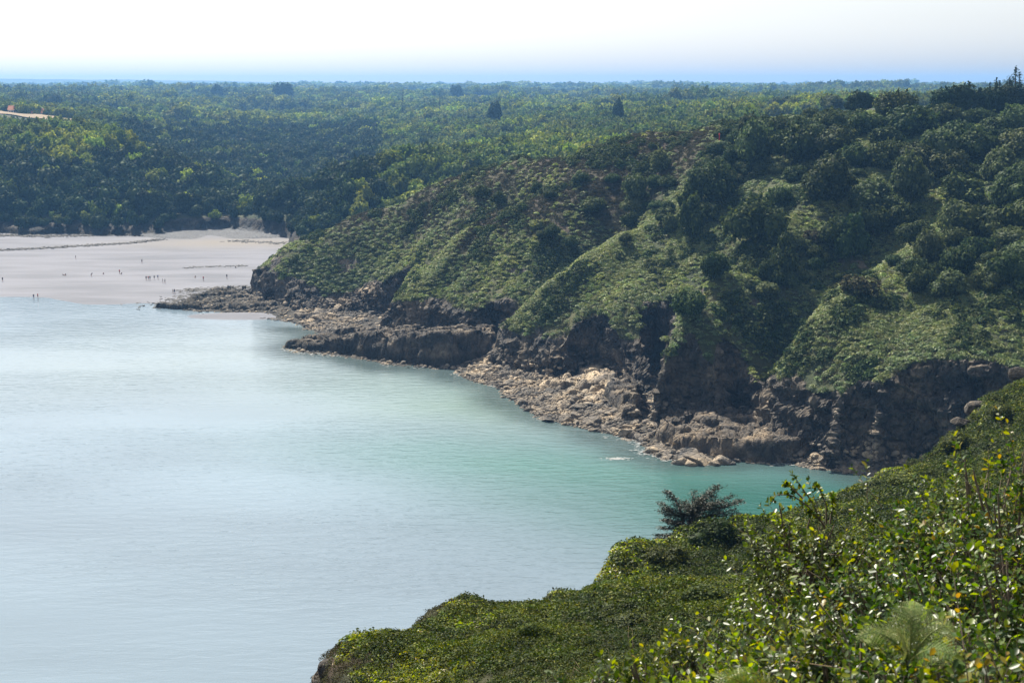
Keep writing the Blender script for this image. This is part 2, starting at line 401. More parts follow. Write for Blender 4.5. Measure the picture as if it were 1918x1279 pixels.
shore_poly = [W(2500, 960)[:2], W(1918, 905)[:2], W(1760, 900)[:2], W(1650, 892)[:2], W(1600, 885)[:2], W(1490, 868)[:2], W(1390, 864)[:2], W(1270, 863)[:2], W(1215, 848)[:2], W(1200, 828)[:2], W(1090, 802)[:2],
    W(1010, 782)[:2], W(960, 750)[:2], W(930, 722)[:2], W(870, 708)[:2], W(850, 692)[:2], W(740, 685)[:2], W(640, 667)[:2], W(560, 660)[:2], W(526, 651)[:2], W(575, 638)[:2], W(606, 628)[:2], W(548, 604)[:2],
    W(470, 590)[:2], W(380, 584)[:2], W(330, 581)[:2], W(281, 577)[:2], W(330, 568)[:2], W(380, 548)[:2], W(440, 538)[:2], W(475, 534)[:2], (-100, 515), (40, 560), (400, 400), (400, 120)]

GUL = W(1226, 730, 4)
FLD = (-400.0, 1150.0)
COVE = (W(425, 440)[0], W(425, 440)[1])
def H(x, y, detail=True):
    z0 = grid_z(x, y)
    d = shore_d(x, y)
    n1 = fbm(x / 28, y / 28, o=4, s=21)
    amp = np.where(y < 650, 1.6, 3.0)
    z0 = z0 + n1 * amp
    z0 = z0 + 7 * np.exp(-((x - FLD[0]) / 150) ** 2 - ((y - FLD[1]) / 45) ** 2)
    if detail:
        # gullied relief running down the slope
        ac = x * .86 - y * .5; al = x * .5 + y * .86
        z0 = z0 + np.where(y < 560, 1.0, 0.0) * (2.0 * (.45 - np.abs(fbm(ac / 17, al / 60, o=3, s=33)) * 1.9)) * smooth(3, 14, d)
        z0 = z0 + 0.55 * fbm(x / 5, y / 5, o=3, s=31)
    steep = 3.3 + 0.9 * fbm(x / 15, y / 15, o=2, s=41) + 6 * np.exp(-((x - GUL[0]) / 13) ** 2 - ((y - GUL[1]) / 26) ** 2)
    z0 = np.maximum(z0, 2.0)
    base = 2.0
    cliff = base + steep * np.maximum(d, 0) + 0.9 * fbm(x / 3, y / 3, o=2, s=3) * smooth(0, 2, d)
    lim = np.where(y > 640, 7.0, 400.0)          # the far cliffs are low: woods start above them
    cliff = np.where(cliff > lim, lim + (d - (lim - base) / steep) * 0.55, cliff)
    zin = np.where(z0 < cliff, z0, cliff)
    k = 1.2
    zin = -k * np.log(np.exp(-np.clip(z0 - zin, 0, 40) / k) * 0 + 1) + zin
    ds = sdf(shore_poly, x, y)
    plat = np.where(ds > 0, 2.2 * ds / (ds + np.maximum(-d, 0) + 0.5), ds * 0.25)
    plat = plat + 0.35 * fbm(x / 2.5, y / 2.5, o=3, s=51) * smooth(-2, 1, ds)
    cb = smooth(46, 30, np.hypot((x - COVE[0]) / 1.25, y - COVE[1]))
    plat = np.where(y > 500, np.maximum((2.6 + d * 0.06) * cb - (1 - cb) * 1.5, -1.5), plat)   # pebble bank of the far cove
    return np.where(d > 0, zin, np.minimum(plat, 2.2)), d

def polar(hf, a0, a1, y0, y1, nc, nr, fine=1400, scale_pow=1.0):
    A = np.linspace(a0, a1, nc); Yf = np.exp(np.linspace(math.log(y0), math.log(y1), fine))
    a, y = np.meshgrid(A, Yf, indexing='ij')
    z, _ = hf(a * y, y)
    dy = np.diff(y, axis=1) * np.sqrt(1 + a[:, 1:] ** 2); dz = np.diff(z, axis=1)
    w = np.sqrt((dy * 0.55) ** 2 + dz ** 2) / (0.5 * (y[:, 1:] + y[:, :-1])) ** scale_pow
    s = np.concatenate([np.zeros((nc, 1)), np.cumsum(w, 1)], 1)
    Yr = np.empty((nc, nr))
    for i in range(nc):
        Yr[i] = np.interp(np.linspace(0, s[i, -1], nr), s[i], y[i])
    a2 = np.repeat(A[:, None], nr, 1)
    return a2 * Yr, Yr
def grid_faces(nc, nr):
    i, j = np.meshgrid(np.arange(nc - 1), np.arange(nr - 1), indexing='ij')
    v = (i * nr + j).ravel()
    return np.stack([v, v + nr, v + nr + 1, v + 1], 1)

def rock_disp(x, y, z, nx, ny, nz, amt):
    """craggy displacement: blocky ledges plus upright fractures"""
    q = fbm(x / 7, y / 7, z / 11, 3, 61)
    r = np.abs(fbm(x / 3.2, y / 3.2, z / 6.0, 3, 71))
    st = fbm(x / 14 + z * 0.06, y / 14, z / 1.6, 2, 81)
    d = amt * (1.6 * q - 1.4 * r + 0.8 * np.round(st * 3) / 3 + 0.4 + 0.4 * fbm(x / 1.3, y / 1.3, z / 1.8, 2, 91))
    m = (np.abs(amt) > 0.05).ravel()
    xm, ym, zm = x.ravel()[m], y.ravel()[m], z.ravel()[m]
    w0 = .5 * fbm(xm / 3, ym / 3, zm / 3, 2, 95)
    dip = zm + .25 * xm
    c1, e1 = worley(xm / 4.2 + w0, ym / 4.2, dip / 3.4 + w0, 97); c2, e2 = worley(xm / 1.7, ym / 1.7 + w0, dip / 1.3, 105)
    add = np.zeros(x.size); add[m] = amt.ravel()[m] * (2.2 * (c1 - .5) - .9 * smooth(.14, 0, e1) + .8 * (c2 - .5) - .35 * smooth(.16, 0, e2))
    d = d + add.reshape(x.shape)
    return x + nx * d, y + ny * d, z + np.clip(nz, 0, 1) * d * 0.5
def normals(X, Y, Z):
    def g(a): return np.gradient(a, axis=0), np.gradient(a, axis=1)
    (xi, xj), (yi, yj), (zi, zj) = g(X), g(Y), g(Z)
    nx, ny, nz = yi * zj - zi * yj, zi * xj - xi * zj, xi * yj - yi * xj
    n = np.sqrt(nx ** 2 + ny ** 2 + nz ** 2) + 1e-9
    return nx / n, ny / n, nz / n

def heath_mask(x, y):
    m = smooth(14, 36, grid_z(x, y)) * smooth(405, 440, y) * smooth(0.20, 0.10, x / y)
    return np.clip(m * (0.8 + 0.9 * fbm(x / 18, y / 18, o=3, s=101)), 0, 1)

nc, nr = 900, 430
X, Y = polar(H, -0.235, 0.60, 225, 640, nc, nr)
Z, Dd = H(X, Y)
nx, ny, nz = normals(X, Y, Z)
rk = smooth(0.60, 0.44, nz) * smooth(24 + 6 * 0, 8, Dd) * smooth(-1.0, 0.5, Dd)
lowcl = 1 - smooth(9, 15, Z + 5 * fbm(X / 12, Y / 12, o=3, s=111))
rk = np.clip(np.maximum(rk, lowcl * smooth(-1, 0.5, Dd) * smooth(10, 4, Dd)), 0, 1)
sp = smooth(0.28, 0.5, fbm(X / 14, Y / 14, Z / 8, 4, 121)) * smooth(0.86, 0.74, nz) * 0.8   # outcrops higher up
Xd, Yd, Zd = rock_disp(X, Y, Z, nx, ny, nz, np.maximum(rk, 0) * 1.0 + 0.25 * sp)
veg = np.clip(1 - np.maximum(rk * 1.2, sp), 0, 1) * smooth(-0.5, 1.5, Dd)
mask = np.stack([veg.ravel(), heath_mask(X, Y).ravel(), np.zeros(veg.size)], 1)
V = np.stack([Xd.ravel(), Yd.ravel(), Zd.ravel()], 1)
me = mesh_np('headland', V, grid_faces(nc, nr), M_head, {'mask': mask})
fr_ = grid_faces(nc, nr); me.polygons.foreach_set('use_smooth', (rk.ravel()[fr_].max(1) < .35)); me.update()
link('headland', me, kind='structure')
VEG = veg
X1, Y1, Z1 = X, Y, Z

# far wooded hills
def Hf(x, y):
    z, d = H(x, y, False); return z, d
nc2, nr2 = 420, 420
X2, Y2 = polar(Hf, -0.62, 0.75, 628, 9800, nc2, nr2, 1200)
Z2, D2 = Hf(X2, Y2)
Z2 = np.where(Y2 < 642, Z2 - 0.4, Z2)
n2x, n2y, n2z = normals(X2, Y2, Z2)
rk2 = smooth(-.5, .6, D2) * smooth(9, 6.5, Z2) * (Y2 < 800) * smooth(12, 6, D2)
Xd2, Yd2, Zd2 = rock_disp(X2, Y2, Z2, n2x, n2y, n2z, rk2 * .6)
mask2 = np.stack([np.clip(1 - rk2 * 1.3, 0, 1).ravel() * smooth(-1, 3, D2).ravel(), np.zeros(Z2.size), (smooth(50, 34, np.hypot((X2 - COVE[0]) / 1.25, Y2 - COVE[1])) * smooth(.5, -1, D2)).ravel()], 1)
link('wooded_hills', mesh_np('wooded_hills', np.stack([Xd2.ravel(), Yd2.ravel(), Zd2.ravel()], 1), grid_faces(nc2, nr2), M_far, {'mask': mask2}), kind='structure')

# look-up: where a line of sight meets the land
def hit(u, v, y0=255, y1=3000, sea=True):
    a, b = tr(u, v)
    ys = np.exp(np.linspace(math.log(y0), math.log(y1), 2500))
    z, _ = H(a * ys, ys, False)
    k = np.argmax(z >= CAM_H + b * ys)
    if k == 0: return None
    return (a * ys[k], ys[k], float(z[k]))
def Hz(x, y): return float(H(np.array([x]), np.array([y]), False)[0][0])

# ------------------------------------------------------------------ sea, sand, sky-lit flats
def shallow_refl_cols(x, y):
    u = CX + FPX * (x / y) * 0.985
    c = np.tile(np.array([0.138, 0.185, 0.228]), (x.size, 1)).reshape(x.shape + (3,))
    def blend(cx, cy, sx, sy, rot, col, k):
        nonlocal c
        dx, dy = x - cx, y - cy
        r = np.hypot((dx * math.cos(rot) + dy * math.sin(rot)) / sx, (-dx * math.sin(rot) + dy * math.cos(rot)) / sy)
        w = (np.exp(-r ** 2) * k * (1 + 0.25 * fbm(x / 18, y / 18, o=3, s=131)))[..., None]
        c = c * (1 - np.clip(w, 0, 1)) + np.array(col) * np.clip(w, 0, 1)
    c = c * (1 + 0.22 * fbm(x / 60 + .4 * y / 60, y / 26, o=4, s=161))[..., None]
    blend(-60, 400, 120, 60, 0.3, (0.185, 0.23, 0.24), 0.8)
    blend(-10, 335, 50, 30, -0.6, (0.165, 0.235, 0.215), 0.8)
    blend(15, 275, 55, 22, -0.3, (0.075, 0.175, 0.158), 0.85)
    blend(45, 248, 45, 26, -0.2, (0.045, 0.115, 0.102), 1.0)
    blend(75, 235, 45, 30, -0.2, (0.015, 0.075, 0.066), 1.0)
    sd_ = -sdf(shore_poly, x, y) + 5 * fbm(x / 14, y / 14, o=3, s=171)       # dark cliff reflection painted into the water colour near the shore
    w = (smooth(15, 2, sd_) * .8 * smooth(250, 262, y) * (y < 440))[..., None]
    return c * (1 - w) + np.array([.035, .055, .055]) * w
A = np.linspace(-1.3, 0.9, 260); Yl = np.concatenate([np.linspace(5, 60, 12), np.exp(np.linspace(math.log(70), math.log(2500), 320))])
a, y = np.meshgrid(A, Yl, indexing='ij'); x = a * y
me = mesh_np('sea', np.stack([x.ravel(), y.ravel(), np.zeros(x.size)], 1), grid_faces(len(A), len(Yl)), None, {'body': shallow_refl_cols(x, y).reshape(-1, 3)})
m, nt, bs, out = new_mat('sea_water')
geo = N(nt, 'ShaderNodeNewGeometry'); pos = geo.outputs['Position']
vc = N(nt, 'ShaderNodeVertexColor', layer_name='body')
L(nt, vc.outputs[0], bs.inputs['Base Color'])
bs.inputs['IOR'].default_value = 1.33
bs.inputs['Roughness'].default_value = 0.08
mp = N(nt, 'ShaderNodeMapping'); mp.inputs['Rotation'].default_value = (0, 0, R(-22)); mp.inputs['Scale'].default_value = (0.35, 1.0, 1.0); L(nt, pos, mp.inputs[0])
w1 = noise(nt, 0.55, 3, 0.5, mp.outputs[0], 0.3)
w2 = noise(nt, 2.2, 3, 0.6, mp.outputs[0])
w3 = noise(nt, 0.016, 3, 0.5, mp.outputs[0])
pa = N(nt, 'ShaderNodeMapRange', i_From_Min=0.38, i_From_Max=0.6, i_To_Min=0.25, i_To_Max=1.0); L(nt, w3.outputs[0], pa.inputs[0])
hh = mth(nt, 'ADD', mth(nt, 'MULTIPLY', w1.outputs[0], 1.0), mth(nt, 'MULTIPLY', w2.outputs[0], 0.22))
bump(nt, bs, mth(nt, 'MULTIPLY', hh, pa.outputs[0]), 0.26, 1.0)
me.materials.append(m)
link('sea', me, kind='structure')

# beach: a wide sheet of wet sand
A = np.linspace(-0.9, 0.1, 200); Yl = np.linspace(430, 790, 220)
a, y = np.meshgrid(A, Yl, indexing='ij'); x = a * y
edge = 487 + 18 * smooth(-125, -185, x) + 6 * fbm(x / 40, y * 0 + 3, o=3, s=141)
zb = (y - edge) * 0.006 + 0.05 * fbm(x / 25, y / 12, o=3, s=151)
sandpatch = W(460, 592)
zb = np.where(y < 478, -0.6 + 0 * y, zb)
pt = np.exp(-(((x - sandpatch[0]) / 22) ** 2 + ((y - sandpatch[1]) / 9) ** 2)) * 1.5 - 0.7
zb = np.maximum(zb, pt)
wet = smooth(0.9, 0.25, zb)
cr = np.stack([wet.ravel(), np.exp(-(((x.ravel() - W(440, 459)[0]) / 50) ** 2 + ((y.ravel() - W(440, 459)[1]) / 22) ** 2)), np.zeros(zb.size)], 1)
me = mesh_np('beach', np.stack([x.ravel(), y.ravel(), zb.ravel()], 1), grid_faces(len(A), len(Yl)), None, {'mask': cr})
m, nt, bs, out = new_mat('wet_sand')
geo = N(nt, 'ShaderNodeNewGeometry'); pos = geo.outputs['Position']
vc = N(nt, 'ShaderNodeVertexColor', layer_name='mask'); sep = N(nt, 'ShaderNodeSeparateColor'); L(nt, vc.outputs[0], sep.inputs[0])
mp = N(nt, 'ShaderNodeMapping'); mp.inputs['Scale'].default_value = (0.25, 1, 1); L(nt, pos, mp.inputs[0])
s1 = noise(nt, 0.09, 5, 0.6, mp.outputs[0])
c = ramp(nt, s1.outputs[0], [(0.36, (0.12, 0.123, 0.14)), (0.6, (0.185, 0.187, 0.21))]).outputs[0]
c = mix(nt, sep.outputs[1], c, (0.19, 0.175, 0.16))
L(nt, c, bs.inputs['Base Color'])
bs.inputs['Specular IOR Level'].default_value = 0.03
rr = ramp(nt, s1.outputs[0], [(0.35, (0.6,) * 3), (0.65, (0.85,) * 3)]); L(nt, rr.outputs[0], bs.inputs['Roughness'])
s2 = noise(nt, 1.2, 3, 0.6, mp.outputs[0]); bump(nt, bs, s2.outputs[0], 0.05, 0.5)
me.materials.append(m)
link('beach', me, kind='structure')

# ------------------------------------------------------------------ foreground slope under the camera
nctl = [P(*c) for c in [
 (620,1228,45),(690,1212,48),(740,1190,50),(810,1163,54),(900,1142,60),(1050,1106,68),(1130,1092,72),(1148,1052,76),(1230,1032,82),(1300,1000,90),(1440,978,98),
 (1560,932,118),(1650,902,125),(1750,852,135),(1830,772,145),(1918,714,155),(2100,650,165),(2400,600,170),
 (700,1279,39),(900,1279,36),(1100,1279,31),(1000,1180,50),(1200,1150,55),(1300,1080,70),(1400,1050,78),(1400,1150,50),(1500,1100,60),(1500,1010,85),
 (1620,985,92),(1750,925,106),(1900,830,126),(2100,760,135),(1600,950,104),(1800,1000,80)]]
nctl += [(0, 0, 73.2), (-2, 0, 72.5), (3, 0, 73.6), (0, -6, 74), (0, 3, 71.8), (0, 8, 69.3), (0, 15, 66), (0.5, 25, 62), (-2, 10, 67), (2.2, 8, 70.6), (4, 9, 70.7), (3, 14, 68.2),
         (6, 16, 68.3), (9, 25, 65), (6, 30, 61.5), (1.8, 4, 72.2), (12, 14, 70.5), (20, 30, 66), (35, 60, 56), (60, 110, 50), (-20, 0, 66), (-20, 30, 60), (-4.5, 30, 58), (-20, -10, 70), (15, -10, 75),
         (60, 20, 72), (120, 100, 62), (150, 170, 55)]
nrbf = RBF(np.array([c[:2] for c in nctl]) / 50.0, np.array([c[2] for c in nctl]), 1e-5)
nedge = [P(619,1226,45)[:2], P(688,1210,48)[:2], P(742,1182,50)[:2], P(810,1156,54)[:2], P(900,1136,60)[:2], P(1050,1101,68)[:2], P(1130,1082,72)[:2], P(1143,1044,76)[:2], P(1230,1026,82)[:2], P(1300,992,90)[:2], P(1440,970,98.5)[:2],
         P(1530,940,110)[:2], P(1560,926,119)[:2], P(1650,895,126)[:2], P(1750,845,136)[:2], P(1830,765,146)[:2], P(1918,706,156)[:2], P(2100,640,166)[:2], P(2400,590,172)[:2], (230, 190), (300, 100), (300, -60), (-60, -60), (-5, -8), (-2.6, 8), (-2.8, 18), (-4.0, 28), (-4.8, 36), (-5.5, 41)]
def Hn(x, y):
    z = nrbf(x / 50.0, y / 50.0)
    d = sdf(nedge, x + 1.1 * fbm(x / 2.6, y / 2.6, o=3, s=201), y + 1.1 * fbm(x / 2.6, y / 2.6, o=3, s=205))
    z = z + (0.9 * fbm(x / 7, y / 7, o=4, s=211) + .35 * fbm(x / 2, y / 2, o=2, s=213)) * smooth(6, 30, y)
    out_ = np.maximum(-d, 0)
    z = z - np.minimum(out_ * 3.0, 90)
    return np.maximum(z, -3), d
nc3, nr3 = 520, 420
X3, Y3 = polar(Hn, -0.30, 0.55, 1.2, 215, nc3, nr3, 1200, 1.0)
Z3, D3 = Hn(X3, Y3)
n3 = normals(X3, Y3, Z3)
rk3 = smooth(0.3, -0.8, D3)
Xd3, Yd3, Zd3 = rock_disp(X3 , Y3, Z3, n3[0], n3[1], n3[2], rk3 * 0.6)
mask3 = np.stack([(1 - rk3).ravel(), np.clip(smooth(0.1, 0.5, fbm(X3 / 7, Y3 / 7, o=3, s=221)), 0, 1).ravel(), np.zeros(Z3.size)], 1)
link('foreground_slope', mesh_np('foreground_slope', np.stack([Xd3.ravel(), Yd3.ravel(), Zd3.ravel()], 1), grid_faces(nc3, nr3), M_near, {'mask': mask3}), kind='structure')
def hitn(u, v, y0=2, y1=200):
    a, b = tr(u, v); ys = np.linspace(y0, y1, 3000); z, _ = Hn(a * ys, ys)
    k = np.argmax(z >= CAM_H + b * ys)
    return None if k == 0 else (a * ys[k], ys[k], float(z[k]))

# ------------------------------------------------------------------ instancing of uncountable cover
lib = bpy.data.collections.new('prototypes')     # not linked to the scene: source meshes only
def scatter(name, pts, scl, rotz, tilt, protos, label=None, seed=0, cat=None, matsel=None):
    """ONE object: points that carry scale and rotation, each with one of the prototype plants"""
    col = bpy.data.collections.new(name + '_source')
    for k, pm in enumerate(protos):
        o = bpy.data.objects.new('%s_source_%d' % (name, k), pm); col.objects.link(o)
    me = bpy.data.meshes.new(name); n = len(pts)
    me.vertices.add(n); me.vertices.foreach_set('co', np.asarray(pts, np.float32).ravel())
    a = me.attributes.new('scl', 'FLOAT_VECTOR', 'POINT'); a.data.foreach_set('vector', np.asarray(scl, np.float32).ravel())
    r = np.stack([tilt[:, 0], tilt[:, 1], rotz], 1)
    a = me.attributes.new('rot', 'FLOAT_VECTOR', 'POINT'); a.data.foreach_set('vector', r.astype(np.float32).ravel())
    o = link(name, me, label=label, kind='stuff')
    if cat: o['category'] = cat
    ng = bpy.data.node_groups.new(name, 'GeometryNodeTree')
    ng.interface.new_socket('Geometry', in_out='INPUT', socket_type='NodeSocketGeometry')
    ng.interface.new_socket('Geometry', in_out='OUTPUT', socket_type='NodeSocketGeometry')
    gi = ng.nodes.new('NodeGroupInput'); go = ng.nodes.new('NodeGroupOutput')
    ip = ng.nodes.new('GeometryNodeInstanceOnPoints'); ci = ng.nodes.new('GeometryNodeCollectionInfo')
    ci.inputs['Collection'].default_value = col; ci.inputs['Separate Children'].default_value = True
    ip.inputs['Pick Instance'].default_value = True
    rv = ng.nodes.new('FunctionNodeRandomValue'); rv.data_type = 'INT'
    rv.inputs[4].default_value = 0; rv.inputs[5].default_value = len(protos) - 1; rv.inputs['Seed'].default_value = seed
    a1 = ng.nodes.new('GeometryNodeInputNamedAttribute'); a1.data_type = 'FLOAT_VECTOR'; a1.inputs[0].default_value = 'scl'
    a2 = ng.nodes.new('GeometryNodeInputNamedAttribute'); a2.data_type = 'FLOAT_VECTOR'; a2.inputs[0].default_value = 'rot'
    e2r = ng.nodes.new('FunctionNodeEulerToRotation')
    ln = ng.links.new
    ln(gi.outputs[0], ip.inputs['Points']); ln(ci.outputs[0], ip.inputs['Instance']); ln(rv.outputs[2], ip.inputs['Instance Index'])
    ln(a1.outputs[0], ip.inputs['Scale']); ln(a2.outputs[0], e2r.inputs[0]); ln(e2r.outputs[0], ip.inputs['Rotation'])
    ln(ip.outputs[0], go.inputs[0])
    md = o.modifiers.new('cover', 'NODES'); md.node_group = ng
    return o

def quads(cent, nrm, size, aspect=1.0, r=rng, curl=0.25):
    """leaf-sized bent faces (two triangles each side of a fold) at cent with normals nrm"""
    n = len(cent); t = r.normal(size=(n, 3)); nrm = nrm / (np.linalg.norm(nrm, axis=1, keepdims=True) + 1e-9)
    t -= (t * nrm).sum(1, keepdims=True) * nrm; t /= np.linalg.norm(t, axis=1, keepdims=True) + 1e-9
    b = np.cross(nrm, t); s = np.asarray(size).reshape(-1, 1) * np.ones((n, 1))
    v0 = cent - t * s; v2 = cent + t * s
    v1 = cent + b * s * 0.6 * aspect + nrm * s * curl; v3 = cent - b * s * 0.6 * aspect + nrm * s * curl
    V = np.stack([v0, v1, v2, v3], 1).reshape(-1, 3)
    k = np.arange(n) * 4
    F = np.concatenate([np.stack([k, k + 1, k + 2], 1), np.stack([k, k + 2, k + 3], 1)], 0)
    return V, F
def icos(sub, f=None):
    import bmesh
    bm = bmesh.new(); bmesh.ops.create_icosphere(bm, subdivisions=sub, radius=1)
    V = np.array([v.co[:] for v in bm.verts]); F = np.array([[v.index for v in p.verts] for p in bm.faces]); bm.free()
    return V, F
def join(parts):
    Vs, Fs, o = [], [], 0
    for V_, F_ in parts:
        Vs.append(V_); Fs.append(F_ + o); o += len(V_)
    return np.concatenate(Vs), np.concatenate(Fs)
def tube(pts, rad, k=6):
    pts = np.array(pts, float); n = len(pts); rad = np.ones(n) * rad if np.isscalar(rad) else np.array(rad)
    V_, F_ = [], []
    for i in range(n):
        d = pts[min(i + 1, n - 1)] - pts[max(i - 1, 0)]; d /= np.linalg.norm(d) + 1e-9
        a_ = np.cross(d, [0.3, 0.9, 0.1]); a_ /= np.linalg.norm(a_); b_ = np.cross(d, a_)
        for j in range(k):
            t = 2 * math.pi * j / k; V_.append(pts[i] + rad[i] * (a_ * math.cos(t) + b_ * math.sin(t)))
    for i in range(n - 1):
        for j in range(k):
            a0 = i * k + j; a1 = i * k + (j + 1) % k
            F_ += [[a0, a1, a1 + k], [a0, a1 + k, a0 + k]]
    return np.array(V_), np.array(F_)

def crown(seed, nleaf, leaf, lobes=9, flat=0.8, cone=0.0, mat=None, name='crown', core=True):
    """unit crown (radius 1, centred at height ~0.9): lumpy volume of leaf clumps around a dark core"""
    r = np.random.default_rng(seed)
    lc = []
    for i in range(lobes):
        d = r.normal(size=3); d /= np.linalg.norm(d); d[2] = abs(d[2]) * 0.9 - 0.25
        rr = r.uniform(0.22, 0.55)
        c = d * np.array([0.66, 0.66, 0.66 * flat]) * r.uniform(0.7, 1.25)
        if cone: c[:2] *= (1 - cone * max(0, c[2] + 0.2)); c[2] *= 1.3
        lc.append((c + np.array([0, 0, 0.85]), rr * (1 - 0.5 * cone * max(0, c[2]))))
    lc.append((np.array([0, 0, 0.8]), 0.62))
    w = np.array([q[1] ** 2 for q in lc]); w /= w.sum()
    idx = r.choice(len(lc), nleaf, p=w)
    cen = np.array([q[0] for q in lc])[idx]; rad = np.array([q[1] for q in lc])[idx]
    d = r.normal(size=(nleaf, 3)); d /= np.linalg.norm(d, axis=1, keepdims=True)
    rr = rad * r.uniform(0.80, 1.22, nleaf)
    p = cen + d * rr[:, None] * np.array([1, 1, 0.85])
    nn = d + r.normal(size=(nleaf, 3)) * 0.45 + np.array([0, 0, 0.35])
    ns = nleaf // 4; sk = r.integers(0, 70, ns); sp_ = r.integers(0, nleaf, 70)       # shoots that break the outline
    t_ = r.uniform(.8, 1.0, ns) + r.uniform(0, .45, ns) * r.uniform(.3, 1, 70)[sk]
    p[:ns] = cen[sp_][sk] + d[sp_][sk] * (rad[sp_][sk] * t_)[:, None] + r.normal(size=(ns, 3)) * .035
    V1, F1 = quads(p, nn, leaf * r.uniform(0.6, 1.4, nleaf), 1.1, r)
    parts = [(V1, F1)]
    if core:
        for c, q in lc:
            v, f = icos(1); parts.append((v * q * 0.86 * np.array([1, 1, 0.85]) + c, f))
    V_, F_ = join(parts)
    V_[:, 2] = np.maximum(V_[:, 2], 0.06)
    return mesh_np(name, V_, F_, mat or M_tree, smooth_=False)
def trunk_mesh(seed, h=0.9, r0=0.07, name='trunk'):
    r = np.random.default_rng(seed)
    parts = []
    base = np.array([0, 0, -0.25]); top = np.array([r.uniform(-.1, .1), r.uniform(-.1, .1), h])
    mid = (base + top) / 2 + np.array([r.uniform(-.06, .06), r.uniform(-.06, .06), 0])
    parts.append(tube([base, mid, top], [r0, r0 * .75, r0 * .4]))
    for i in range(4):
        t = r.uniform(0.35, 0.85); s = base + (top - base) * t
        e = s + np.array([r.uniform(-.5, .5), r.uniform(-.5, .5), r.uniform(.2, .5)])
        parts.append(tube([s, (s + e) / 2 + np.array([0, 0, -.04]), e], [r0 * .4, r0 * .3, r0 * .12], 5))
    V_, F_ = join(parts); return mesh_np(name, V_, F_, M_bark)

def conifer_crown(seed, tiers=12, narrow=0.3, mat=None, dens=26, leaf=0.06):
    """unit height 1 conifer, ragged tiers"""
    r = np.random.default_rng(seed); P_, N_, S_ = [], [], []
    for t in range(tiers):
        z = 0.1 + 0.88 * t / tiers; rad = narrow * (1 - z) ** 0.8 + 0.015
        nb = max(4, int(9 * (1 - z) + 4))
        for b in range(nb):
            a_ = r.uniform(0, 6.28); L_ = rad * r.uniform(0.6, 1.15)
            for k in range(max(3, int(dens * L_))):
                s = r.uniform(0.1, 1) ** 0.7
                P_.append([math.cos(a_) * L_ * s + r.normal() * .012, math.sin(a_) * L_ * s + r.normal() * .012, z - 0.10 * s * L_ / narrow + r.normal() * .012])
                N_.append([r.normal() * .4, r.normal() * .4, 1]); S_.append(leaf * r.uniform(0.5, 1.1) * (0.5 + 0.6 * (1 - z)))
    for k in range(20):
        z = r.uniform(0.85, 1.0); P_.append([r.normal() * .008, r.normal() * .008, z]); N_.append([r.normal(), r.normal(), .3]); S_.append(.022)
    V_, F_ = quads(np.array(P_), np.array(N_), np.array(S_), 0.8, r)
    return mesh_np('crown', V_, F_, mat or M_conif, smooth_=False)

M_tree2 = mat_leaf('pale_tree_foliage', (0.035, 0.055, 0.022), (0.085, 0.115, 0.045), 0.28, c3=(0.15, 0.18, 0.075), spec=.08, rough=.6, obj_var=.5)
CR = [crown(100 + i, 3400, 0.072, lobes=9 + i % 5, flat=0.7 + 0.14 * (i % 4), mat=M_tree2 if i % 3 == 1 else M_tree) for i in range(10)]
CRW = [crown(200 + i, 520, 0.16, lobes=6 + i % 4, flat=0.7 + 0.12 * (i % 4), mat=M_wood) for i in range(8)]
M_woodd = mat_leaf('shade_toned_foliage', (0.015, 0.028, 0.013), (0.038, 0.058, 0.023), 0.14, c3=(0.07, 0.095, 0.033), obj_var=0.6, spec=.05, rough=.7)  # darker copy of the woodland foliage: slope shade painted into the colour
CRWD = [crown(240 + i, 520, 0.16, lobes=6 + i % 4, flat=0.7 + 0.12 * (i % 4), mat=M_woodd) for i in range(5)]
CRH = [crown(300 + i, 1300, 0.10, lobes=8, flat=0.7, mat=M_heath) for i in range(2)]
CRD = [crown(330 + i, 1500, 0.11, lobes=8, flat=0.8, mat=M_conif) for i in range(2)]
CRC = [crown(340 + i, 2400, 0.085, lobes=9, flat=1.3, cone=0.75) for i in range(2)]
TK = [trunk_mesh(400 + i) for i in range(4)]
CONI = [conifer_crown(500 + i, narrow=0.2 + 0.05 * i) for i in range(3)]
CONF = [conifer_crown(520 + i, tiers=18, narrow=0.24, dens=70, leaf=0.045) for i in range(3)]
CTK = mesh_np('trunk', *tube([[0, 0, -0.1], [0, 0, 0.5], [0, 0, 0.98]], [0.02, 0.013, 0.003]), M_bark)

def tree(name, x, y, z, h, w, label, group=None, crowns=CR, k=None, cat='tree', sink=0.12):
    o = link(name, None, loc=(x, y, z), label=label, cat=cat, group=group)
    o.rotation_euler = (random.uniform(-.06, .06), random.uniform(-.06, .06), random.uniform(0, 6.28))
    k = random.randrange(len(crowns)) if k is None else k
    if crowns is CONI or crowns is CONF:
        o.scale = (h, h, h) if w is None else (w / 0.45, w / 0.45, h)
        link('crown', crowns[k % len(crowns)], o); link('trunk', CTK, o); return o
    e_ = random.uniform(.85, 1.2); o.scale = (w / 2.0 * e_, w / 2.0 / e_, h / 1.62 * random.uniform(.85, 1.2))
    link('crown', crowns[k], o).location.z = -sink
    link('trunk', TK[random.randrange(4)], o)
    return o
def place(name, u, v, hp, wp, label, **kw):
    p = hit(u, v)
    if p is None: print('no hit', u, v); return
    s = p[1] / FPX
    return tree(name, p[0], p[1] + wp * s * 0.25, Hz(p[0], p[1] + wp * s * 0.25) - 0.3, hp * s, wp * s, label, **kw)

